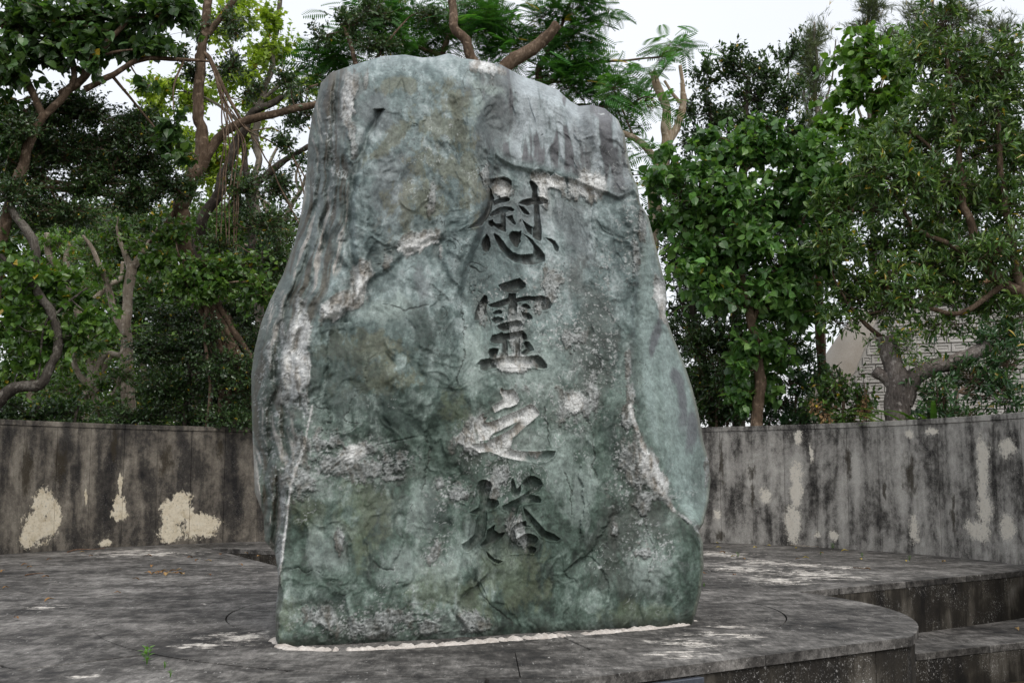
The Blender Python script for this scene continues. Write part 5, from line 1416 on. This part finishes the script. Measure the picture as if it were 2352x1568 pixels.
for k, (X, Y, lab, cl) in enumerate([
    (1870, 90, 'grey green casuarina with drooping needles beyond the dark pointed tree', [(1850, 110, 34, 44), (1880, 100, 34, 44), (1865, 170, 40, 40), (1890, 220, 40, 50), (1880, 290, 50, 40)]),
    (1990, -10, 'thin casuarina top with bare twigs above the bright climber', [(1985, 10, 36, 30), (2010, 30, 30, 24), (1980, 60, 30, 20), (2040, 80, 40, 20)]),
    (2140, 20, 'wispy casuarina crown behind the upper right rosette tree', [(2120, 40, 60, 40), (2200, 40, 60, 36), (2150, 90, 70, 30), (2230, 110, 60, 36), (2290, 60, 50, 30), (2060, 100, 40, 20), (2260, 190, 70, 40)])]):
    grow('casuarina_tree', lab, 31 + k, [('trunk', [(X + 20, GB, 9), (X + 15, 600, 8), (X + 10, 300, 6), (X + 3, Y + 40, 4), (X, Y - 40, 2)]), ('branch', [(X + 8, 330, 4), (X - 20, 240, 3), (X - 25, 160, 2)]), ('branch', [(X + 8, 300, 3), (X + 40, 180, 2), (X + 50, 90, 1.5)])],
         cl, T_NEEDLE, 26, 'pine', cov=3.2, mode='alt', per=7, mat=M_FROND, bark=B_GREY, seed=70 + k, group='casuarinas beyond the wall', droop=-0.7, cluster=8)

grow('vine_tree', 'heart leaved vine tree hanging in a thick curtain right of the boulder', 21.6,
     [('trunk', [(1742, GB, 15), (1740, 960, 14), (1742, 850, 13), (1728, 740, 11), (1700, 620, 9), (1690, 520, 7)]), ('branch', [(1728, 740, 6), (1770, 640, 5), (1820, 560, 4), (1860, 470, 3)]), ('branch', [(1700, 620, 5), (1640, 540, 4), (1560, 450, 3)]),
      ('branch', [(1690, 520, 4), (1700, 420, 3), (1760, 340, 2)])],
     [(1520, 420, 50, 40), (1590, 390, 64, 46), (1690, 350, 76, 50), (1790, 340, 76, 50), (1560, 490, 80, 50), (1680, 450, 100, 60), (1800, 450, 90, 60), (1640, 560, 110, 56), (1760, 580, 100, 64), (1690, 670, 86, 56), (1780, 690, 76, 60), (1730, 780, 60, 44), (1700, 840, 40, 40), (1780, 790, 50, 44), (1640, 660, 60, 50), (1870, 340, 60, 50), (1720, 300, 40, 30), (1860, 430, 60, 50), (1590, 610, 60, 40), (1880, 520, 50, 50), (1830, 620, 50, 44), (1930, 430, 50, 50), (1900, 600, 40, 44), (1540, 350, 30, 26), (1640, 310, 40, 26), (1760, 290, 40, 26), (1690, 900, 44, 40), (1760, 880, 50, 44), (1820, 720, 44, 50)],
     T_HEART, 21, 'vine', cov=2.1, bark=B_BROWN, seed=75, per=7, droop=0.7, solo=280, flat=0.6, yellow=0.003)
grow('climber_tree', 'fresh green heart leaved climber mounding over the tree top at right', 22.6,
     [('trunk', [(1900, GB, 12), (1880, 700, 11), (1880, 600, 12), (1940, 500, 13), (1975, 420, 11), (2000, 330, 8), (2010, 220, 5)]), ('branch', [(1880, 600, 8), (1910, 585, 7), (1960, 570, 5)]), ('branch', [(1880, 610, 6), (1930, 680, 5), (1970, 700, 4)])],
     [(1960, 110, 56, 36), (2030, 130, 60, 50), (1950, 200, 60, 50), (2040, 220, 64, 50), (1920, 290, 50, 40), (2010, 300, 70, 44), (1990, 80, 40, 20), (2080, 170, 40, 50), (1900, 380, 40, 40), (1950, 420, 40, 40)],
     T_HEART, 22, 'fresh', cov=1.9, bark=B_RED, seed=77, per=7, droop=0.6, solo=150, flat=0.6)
grow('rosette_tree', 'glossy rosette leaved tree filling the upper right above the stump', 20.6,
     [('trunk', [(2420, GB, 22), (2400, 800, 20), (2370, 700, 17), (2310, 650, 14), (2250, 600, 12), (2230, 520, 10), (2210, 420, 8), (2190, 250, 6), (2170, 100, 4)]),
      ('branch', [(2400, 800, 14), (2340, 640, 11), (2320, 520, 9), (2300, 400, 7), (2290, 250, 5)]), ('branch', [(2250, 600, 7), (2180, 560, 6), (2100, 520, 5), (2060, 450, 3)]), ('branch', [(2310, 650, 8), (2200, 720, 6), (2100, 700, 5), (1990, 720, 3)]),
      ('branch', [(2215, 430, 5), (2140, 340, 4), (2090, 300, 3)]), ('branch', [(2060, 800, 7), (1990, 745, 5), (1950, 700, 3)])],
     [(2150, 70, 70, 60), (2200, 170, 86, 60), (2300, 150, 60, 80), (2110, 320, 90, 60), (2230, 320, 110, 70), (2320, 330, 50, 90), (2070, 420, 100, 50), (2200, 470, 120, 60), (2320, 480, 60, 80), (2070, 540, 80, 44), (2200, 600, 110, 50), (2320, 620, 60, 60), (1980, 690, 70, 30), (2080, 680, 80, 34), (2180, 690, 70, 34), (1950, 740, 50, 26), (2330, 730, 40, 40), (2140, 230, 60, 40), (2010, 480, 40, 34), (2040, 630, 60, 26), (2110, 130, 40, 50), (2020, 380, 60, 50), (2000, 560, 60, 40), (2060, 330, 60, 50), (2270, 240, 80, 60), (2150, 400, 90, 50), (2260, 560, 80, 50), (2120, 620, 90, 40), (2270, 690, 70, 40), (2180, 740, 60, 26), (1930, 560, 60, 50), (1960, 640, 60, 40), (1920, 480, 50, 50), (2030, 700, 60, 30, .5)],
     T_LONG, 24, 'shiny', cov=2.0, mode='rosette', per=9, mat=M_GLOSSY, bark=B_BROWN, seed=79, yellow=0.014, solo=280)
grow('backing_tree', 'dark leafy tree with bare lower stems just right of the boulder', 24.2,
     [('trunk', [(1640, GB, 12), (1630, 900, 11), (1600, 760, 9), (1590, 640, 8), (1600, 500, 6)]), ('trunk', [(1700, GB, 10), (1690, 940, 9), (1660, 820, 7), (1640, 700, 5)]), ('branch', [(1610, 800, 5), (1570, 700, 4), (1555, 600, 3)])],
     [(1560, 600, 50, 60), (1600, 700, 60, 60), (1570, 780, 40, 50), (1640, 780, 60, 50), (1600, 880, 40, 50), (1660, 900, 60, 50), (1560, 520, 40, 40), (1700, 850, 50, 40), (1850, 650, 70, 60), (1880, 560, 60, 60), (1900, 450, 50, 50), (1640, 640, 80, 60), (1740, 700, 90, 70), (1660, 520, 90, 60), (1780, 520, 90, 60), (1800, 780, 60, 50), (1580, 440, 50, 50), (1700, 780, 70, 50)],
     T_LONG, 16, 'dark', cov=1.9, mode='rosette', per=8, mat=M_GLOSSY, bark=B_DARK, seed=81)

grow('background_tree', 'small leaved dark tree standing behind the rosette tree and the building', 30,
     [('trunk', [(2200, GB, 14), (2190, 700, 12), (2200, 450, 9), (2210, 250, 6)]), ('branch', [(2195, 560, 7), (2100, 430, 5), (2040, 330, 3)]), ('branch', [(2200, 480, 6), (2280, 380, 5), (2330, 280, 3)])],
     [(2050, 330, 90, 60), (2200, 280, 100, 60), (2320, 300, 60, 80), (2110, 430, 100, 60), (2260, 430, 100, 60), (2020, 480, 80, 50), (2180, 540, 110, 50), (2310, 560, 60, 50), (2000, 400, 70, 50)],
     T_SMALL, 13, 'deep', cov=1.5, mat=M_GLOSSY, bark=B_DARK, seed=82)

# sawn stump tree by the wall
grow('stump_tree', 'grey sawn off tree stump with one thick cut limb by the wall', 20.3,
     [('trunk', [(2062, GB, 32), (2062, 980, 31), (2062, 920, 30), (2062, 880, 30), (2050, 835, 23), (2040, 790, 22), (2036, 772, 24)]),
      ('branch', [(2072, 925, 24), (2095, 872, 21), (2130, 846, 18), (2190, 830, 18), (2235, 812, 18), (2268, 795, 18)]), ('branch', [(2058, 890, 18), (2035, 868, 14), (2015, 855, 14), (2008, 850, 12)])],
     [(2075, 790, 44, 26, -.2), (2060, 760, 40, 20, -.1), (2110, 835, 20, 14, -.4)], T_LONG, 14, 'mid', cov=0.9, mode='rosette', per=7, bark=B_LICHEN, seed=83, limb=False, yellow=0.08)

for k, (lab, dep, cl, tm, lf, pl, md) in enumerate([
    ('low glossy shrub in front of the concrete building beside the stump', 21.3, [(1930, 900, 54, 44), (1980, 920, 44, 40), (1890, 935, 60, 30), (1950, 955, 60, 24)], T_OVAL, 15, 'mid', 'alt'),
    ('dark rosette leaved shrub over the wall right of the boulder', 22.4, [(1820, 870, 54, 30), (1860, 830, 40, 24), (1790, 920, 60, 36), (1840, 960, 70, 24), (1760, 960, 50, 24), (1880, 870, 40, 26)], T_LONG, 19, 'blue', 'rosette'),
    ('rosette leaved shrub between the stump and the right end of the wall', 19.9, [(2160, 900, 44, 50), (2240, 880, 54, 44), (2200, 940, 60, 24), (2310, 900, 50, 50), (2130, 950, 40, 20), (2330, 840, 40, 40), (2260, 780, 50, 26, .5), (2320, 780, 40, 40, .4), (2180, 860, 40, 30, .5)], T_LONG, 22, 'blue', 'rosette'),
    ('small leaved dark bush at the wall beside the right flank of the boulder', 23.6, [(1640, 940, 44, 50), (1690, 950, 40, 40), (1620, 870, 40, 50), (1600, 800, 40, 50), (1660, 860, 50, 50), (1720, 930, 50, 44), (1600, 940, 30, 40)], T_OVAL, 12, 'deep', 'alt')]):
    X = cl[0][0]
    grow('wall_shrub', lab, dep, [('stem', [(X, GB, 5), (X + 4, 980, 4), (X + 8, 910, 3)]), ('stem', [(X + 20, GB, 4), (X + 30, 980, 3), (X + 40, 900, 2)])], cl, tm, lf, pl, cov=1.7, mode=md, per=8, mat=M_GLOSSY, bark=B_BROWN,
         seed=90 + k, cat='shrub', yellow=0.012, solo=60 if md == 'rosette' else 0, group='shrubs along the wall')
grow('dry_sprig', 'withered brown leaves hanging in the shrubs near the stump', 21.0, [('stem', [(1985, GB, 2), (1990, 960, 2), (1985, 880, 1.5)]), ('stem', [(2030, 700, 1.5), (2025, 650, 1.5), (2040, 600, 1)])],
     [(1900, 940, 20, 30, 0, .7), (1985, 930, 18, 40, -.3, .8), (2030, 640, 14, 40, -.4, .9), (1870, 945, 16, 26, 0, .6)], T_SMALL, 11, 'dry', cov=0.8, mode='hang', per=6, mat=M_DRY, bark=B_BROWN, seed=97, cat='dead leaves', limb=False)

# strap-leaved clumps
def strap_plant(X, Y, dep, n, L, seed, label):
    rg = np.random.default_rng(seed)
    b = np.array(at(X, Y, dep)); root = empty('strap_plant', tuple(b)); tag(root, label, 'plant', 'strap leaved plants by the wall')
    a = rg.uniform(0, 2 * math.pi, n)
    d = np.stack([np.cos(a) * .45, np.sin(a) * .45, 0.75 + 0.4 * rg.random(n)], 1)
    base_me = []
    for k in range(3):
        c = np.array([(0.05, .11, .025), (.08, .16, .03), (.14, .22, .05)][k])
        base_me.append(mesh_np('leaf', T_STRAP[0], T_STRAP[1], M_LEAF, False, np.repeat(c[None], len(T_STRAP[0]), 0)))
    fr = frames(d, np.array([0, 0, 1.0]) + 0 * d)
    for i in range(n):
        o = bpy.data.objects.new('leaf', base_me[int(rg.integers(0, 3))]); COL.objects.link(o); o.parent = root
        s = L * rg.uniform(.6, 1.1)
        o.matrix_local = Matrix.Translation(Vector(rg.normal(size=3) * .05)) @ Matrix([list(r_) for r_ in fr[i]]).to_4x4() @ Matrix.Scale(s, 4)
    return root
strap_plant(2150, 1060, 19.8, 20, 1.7, 3, 'tall strap leaved plant beside the cut limb of the stump')
strap_plant(2300, 1060, 19.2, 18, 1.5, 4, 'strap leaved plant at the right end of the wall')
strap_plant(2090, 1050, 20.0, 9, 1.6, 5, 'thin strap leaved plant leaning on the stump')
strap_plant(2210, 1055, 19.6, 16, 1.3, 6, 'bushy strap leaved plant under the rosette shrub')

# ------------------------------------------------------------------ tiled building and log fence
def building():
    dep = 27.0
    o0 = at(1905, 990, dep)
    root = empty('tiled_building', tuple(o0)); tag(root, 'grey concrete building with a sloping wall of relief tiles behind the stump', 'building')
    ex = Vector((math.cos(R(24)), -math.sin(R(24)), 0)); lean = R(17)
    ny = Vector((-math.sin(R(24)), -math.cos(R(24)), 0))                      # outward
    ey = (Vector((0, 0, 1)) * math.cos(lean) - ny * math.sin(lean)).normalized()
    ez = ex.cross(ey).normalized()
    def P(a, b, c=0.0): return o0 + ex * a + ey * b + ez * c
    mp = mpp(dep)
    # backing slab with battered left edge
    Htop = 305 * mp
    q = [(0.0, 0), (470 * mp, 0), (470 * mp, Htop), (112 * mp, Htop)]
    V = [P(a, b, -0.02) for a, b in q] + [P(a, b, -3.0) for a, b in q]
    bwall = link('wall', mesh_py('wall', V, [(0, 1, 2, 3), (7, 6, 5, 4), (0, 4, 5, 1), (1, 5, 6, 2), (2, 6, 7, 3), (3, 7, 4, 0)], M_CONC), root)
    # one relief tile: bevelled outer frame, sunk channel, raised inner field
    w, h = 37 * mp, 23.0 * mp
    def ring(i, z): return [(i, i, z), (w - i, i, z), (w - i, h - i, z), (i, h - i, z)]
    Vt = ring(.008, 0) + ring(.016, .020) + ring(.055, .020) + ring(.07, .004) + ring(.088, .004) + ring(.10, .014)
    Ft = [(k * 4 + j, k * 4 + (j + 1) % 4, (k + 1) * 4 + (j + 1) % 4, (k + 1) * 4 + j) for k in range(5) for j in range(4)] + [(20, 21, 22, 23)]
    me = mesh_py('relief_tile', Vt, Ft, M_CONC)
    half = mesh_py('relief_tile', [(x * .5, y, z) for x, y, z in Vt], Ft, M_CONC)
    rot = Matrix([[ex[k], ey[k], ez[k]] for k in range(3)]).to_4x4()
    j = 0
    while (j + 1) * h < Htop:
        left = 112 * mp * (j * h / Htop) + 0.13
        x0 = left; first = j % 2
        while x0 < 445 * mp:
            mesh = half if first else me
            o = bpy.data.objects.new('relief_tile', mesh); COL.objects.link(o); o.parent = bwall
            o.matrix_local = Matrix.Translation(P(x0, j * h, random.uniform(-.004, .004))) @ rot
            x0 += w * .5 if first else w; first = 0
        j += 1
    # smooth flared concrete flank to the left
    A = [(2018, 685), (1978, 705), (1935, 755), (1895, 815), (1860, 880), (1835, 950), (1815, 1020)]
    V, Fc = [], []; n = len(A); m = 7
    for i, (X, Y) in enumerate(A):
        b = Htop * (1 - i / (n - 1)); e = P(112 * mp * (b / Htop) + 0.02, b, 0.02)
        l = at(X, Y, dep + 0.9 - 0.06 * i)
        for k in range(m):
            t = k / (m - 1); p = Vector(l).lerp(e, t); p += ny * 0.30 * math.sin(math.pi * t) * (0.5 + 0.5 * i / n)
            V.append(p)
    for i in range(n - 1):
        for k in range(m - 1): Fc.append((i * m + k, (i + 1) * m + k, (i + 1) * m + k + 1, i * m + k + 1))
    off = len(V); V += [v - ny * 1.2 for v in V]
    Fc += [tuple(off + q for q in f[::-1]) for f in Fc]
    for i in range(n - 1): Fc.append((i * m, off + i * m, off + (i + 1) * m, (i + 1) * m))
    for k in range(m - 1): Fc.append((k, k + 1, off + k + 1, off + k))
    link('flank', mesh_py('flank', V, Fc, M_BUFF, True), root)
    # coping on top
    q = [(108 * mp, Htop, .06), (470 * mp, Htop, .06), (470 * mp, Htop + .12, .06), (108 * mp, Htop + .12, .06)]
    V = [P(*a) for a in q] + [P(a, b, -.5) for a, b, c in q]
    link('coping', mesh_py('coping', V, [(0, 1, 2, 3), (7, 6, 5, 4), (0, 4, 5, 1), (1, 5, 6, 2), (2, 6, 7, 3), (3, 7, 4, 0)], M_CONC), root)
    return P, Htop, mp
BP, BH, bmp = building()
fence = empty('log_fence', tuple(BP(150 * bmp, BH + .1, -.2))); tag(fence, 'orange brown log fence standing on top of the tiled building', 'fence')
for a in (120, 230, 350, 440):
    p0, p1 = BP(a * bmp, BH + .05, -.25), BP(a * bmp, BH + .05, -.25) + Vector((0, 0, 1.15))
    v, f = tube(np.linspace(np.array(p0), np.array(p1), 6), np.full(6, .13), 10, a)
    link('post', mesh_np('post', v, f, M_LOG), fence)
for hz in (.45, .95):
    p0, p1 = BP(100 * bmp, BH + .05, -.12) + Vector((0, 0, hz)), BP(460 * bmp, BH + .05, -.12) + Vector((0, 0, hz))
    v, f = tube(np.linspace(np.array(p0), np.array(p1), 10), np.full(10, .075), 8, 3)
    link('rail', mesh_np('rail', v, f, M_LOG), fence)

# ------------------------------------------------------------------ litter and weeds on the paving
DRY = []
for k, c in enumerate([(0.30, 0.17, 0.07), (0.22, 0.115, 0.05), (0.36, 0.24, 0.11), (0.45, 0.34, 0.06), (0.15, 0.08, 0.04)]):
    tv = T_LONG[0].copy(); tv[:, 2] += 0.10 * np.sin(tv[:, 1] * 3.1) + 0.25 * np.abs(tv[:, 0]) + 0.08; tv[:, 0] *= 1.35
    DRY.append(mesh_np('fallen_leaf', tv, T_LONG[1], M_DRY, False, np.repeat(np.array([c]), len(tv), 0)))
def litter(X, Y, kind, label, group, size=None, z=0.0):
    p = ground(X, Y, z)
    o = bpy.data.objects.new('fallen_leaf', DRY[kind]); COL.objects.link(o)
    s = size or random.uniform(.08, .13)
    o.location = (p.x, p.y, z + 0.006 - 0.04 * s); o.rotation_euler = (random.uniform(-.12, .12), random.uniform(-.15, .15), random.uniform(0, 6.28)); o.scale = (s, s, s)
    tag(o, label, 'leaf', group)
for k in range(16):
    litter(random.gauss(376, 24), random.gauss(1316, 3.5), random.choice([0, 0, 2, 1]), 'dry brown leaf in the small heap on the paving left of the boulder', 'leaves in the small heap')
for X, Y in [(12, 1310), (22, 1350), (66, 1296), (95, 1327), (128, 1376), (182, 1268), (204, 1277), (330, 1276), (428, 1282), (470, 1288), (455, 1285), (420, 1308), (545, 1296), (560, 1270), (300, 1330), (120, 1284), (75, 1302), (350, 1299), (480, 1320), (260, 1362), (30, 1420), (505, 1275), (590, 1278)]:
    litter(X, Y, random.choice([0, 1, 1, 4, 2]), 'single dry leaf scattered on the paving left of the boulder', 'leaves scattered on the left paving')
for X, Y, c in [(1645, 1246, 3), (1643, 1257, 3), (1690, 1277, 3), (1730, 1258, 3), (1771, 1253, 3), (1828, 1258, 3), (1842, 1281, 3), (1840, 1283, 0), (1705, 1283, 0), (1652, 1269, 1), (1690, 1321, 1), (1624, 1318, 1), (1950, 1265, 3), (1982, 1306, 1), (2172, 1290, 2), (1975, 1284, 3), (2080, 1288, 3), (1880, 1270, 2)]:
    litter(X, Y, c, 'yellow leaf fallen on the terrace paving right of the boulder' if c == 3 else 'dry brown leaf fallen on the terrace paving right of the boulder', 'yellow leaves on the right terrace' if c == 3 else 'brown leaves on the right terrace')
litter(2332, 1443, 2, 'pale dry leaf lying on the lower ledge', None, .13, -0.6)

def stick(name, pts, r, label, mat=None):
    P = np.array([ground(*p) for p in pts]); P[:, 2] = r * 0.9
    P = smooth_path(P, 12); P[:, 2] += 0.01 * np.abs(perlin(P * 4))
    v, f = tube(P, np.linspace(r, r * .4, 12), 5, 2)
    o = link(name, mesh_np(name, v, f, mat or B_RED)); tag(o, label, 'twig')
stick('fallen_twig', [(155, 1268), (178, 1262), (205, 1262), (240, 1260)], .012, 'reddish fallen twig lying near the wall foot at left')
stick('fallen_twig', [(58, 1322), (75, 1318), (100, 1317)], .010, 'thin brown twig on the open paving at left')
stick('fallen_twig', [(1800, 1249), (1820, 1252), (1850, 1254), (1880, 1256)], .010, 'pale thin twig along the wall foot at right', B_PALE)
stick('fallen_twig', [(1960, 1303), (1985, 1306), (2000, 1305)], .008, 'short dark twig on the right terrace', B_BROWN)

def weed(X, Y, h, n, seed, label, pal=(0.10, 0.22, 0.035)):
    rg = np.random.default_rng(seed); p = np.array(ground(X, Y))
    a = rg.uniform(0, 6.28, n); z = rg.uniform(.15, 1, n) * h
    pos = p + np.stack([np.cos(a) * h * .12, np.sin(a) * h * .12, z * .8], 1)
    d = np.stack([np.cos(a), np.sin(a), rg.uniform(.1, .8, n)], 1)
    v, f = place(T_OVAL, pos, frames(d, np.array([0, 0, 1.0]) + 0 * d), rg.uniform(.3, .55, n) * h * .8)
    root = empty('weed', tuple(p)); tag(root, label, 'weed')
    link('leaves', mesh_np('leaves', v, f, M_LEAF, False, np.repeat(np.array([pal]) * rg.uniform(.7, 1.3, (n, 1)), 5, 0)), root)
    v, f = thin(np.repeat(p[None], 3, 0), p + np.array([[0, 0, h], [.2 * h, 0, .8 * h], [-.15 * h, .1 * h, .8 * h]]), .003, .0015)
    link('stem', mesh_np('stem', v, f, M_LEAF, False, np.repeat(np.array([pal]), len(v), 0)), root)
weed(337, 1524, .13, 22, 1, 'small upright green weed in the ring joint at left')
weed(378, 1533, .05, 8, 2, 'tiny weed sprout next to the upright weed')
weed(391, 1553, .05, 8, 3, 'tiny weed sprout in the front paving joint')
weed(1695, 1278, .08, 16, 4, 'low creeping weed on the terrace near the boulder')
weed(1912, 1258, .10, 16, 5, 'grassy weed at the foot of the right wall')
weed(1980, 1278, .07, 18, 6, 'low spreading weed in the middle of the right terrace')
weed(2089, 1287, .09, 10, 7, 'single upright weed on the right terrace')
weed(1885, 1272, .05, 8, 8, 'tiny weed beside the grassy weed')
weed(1617, 1346, .05, 7, 9, 'tiny weed by the right foot of the boulder')
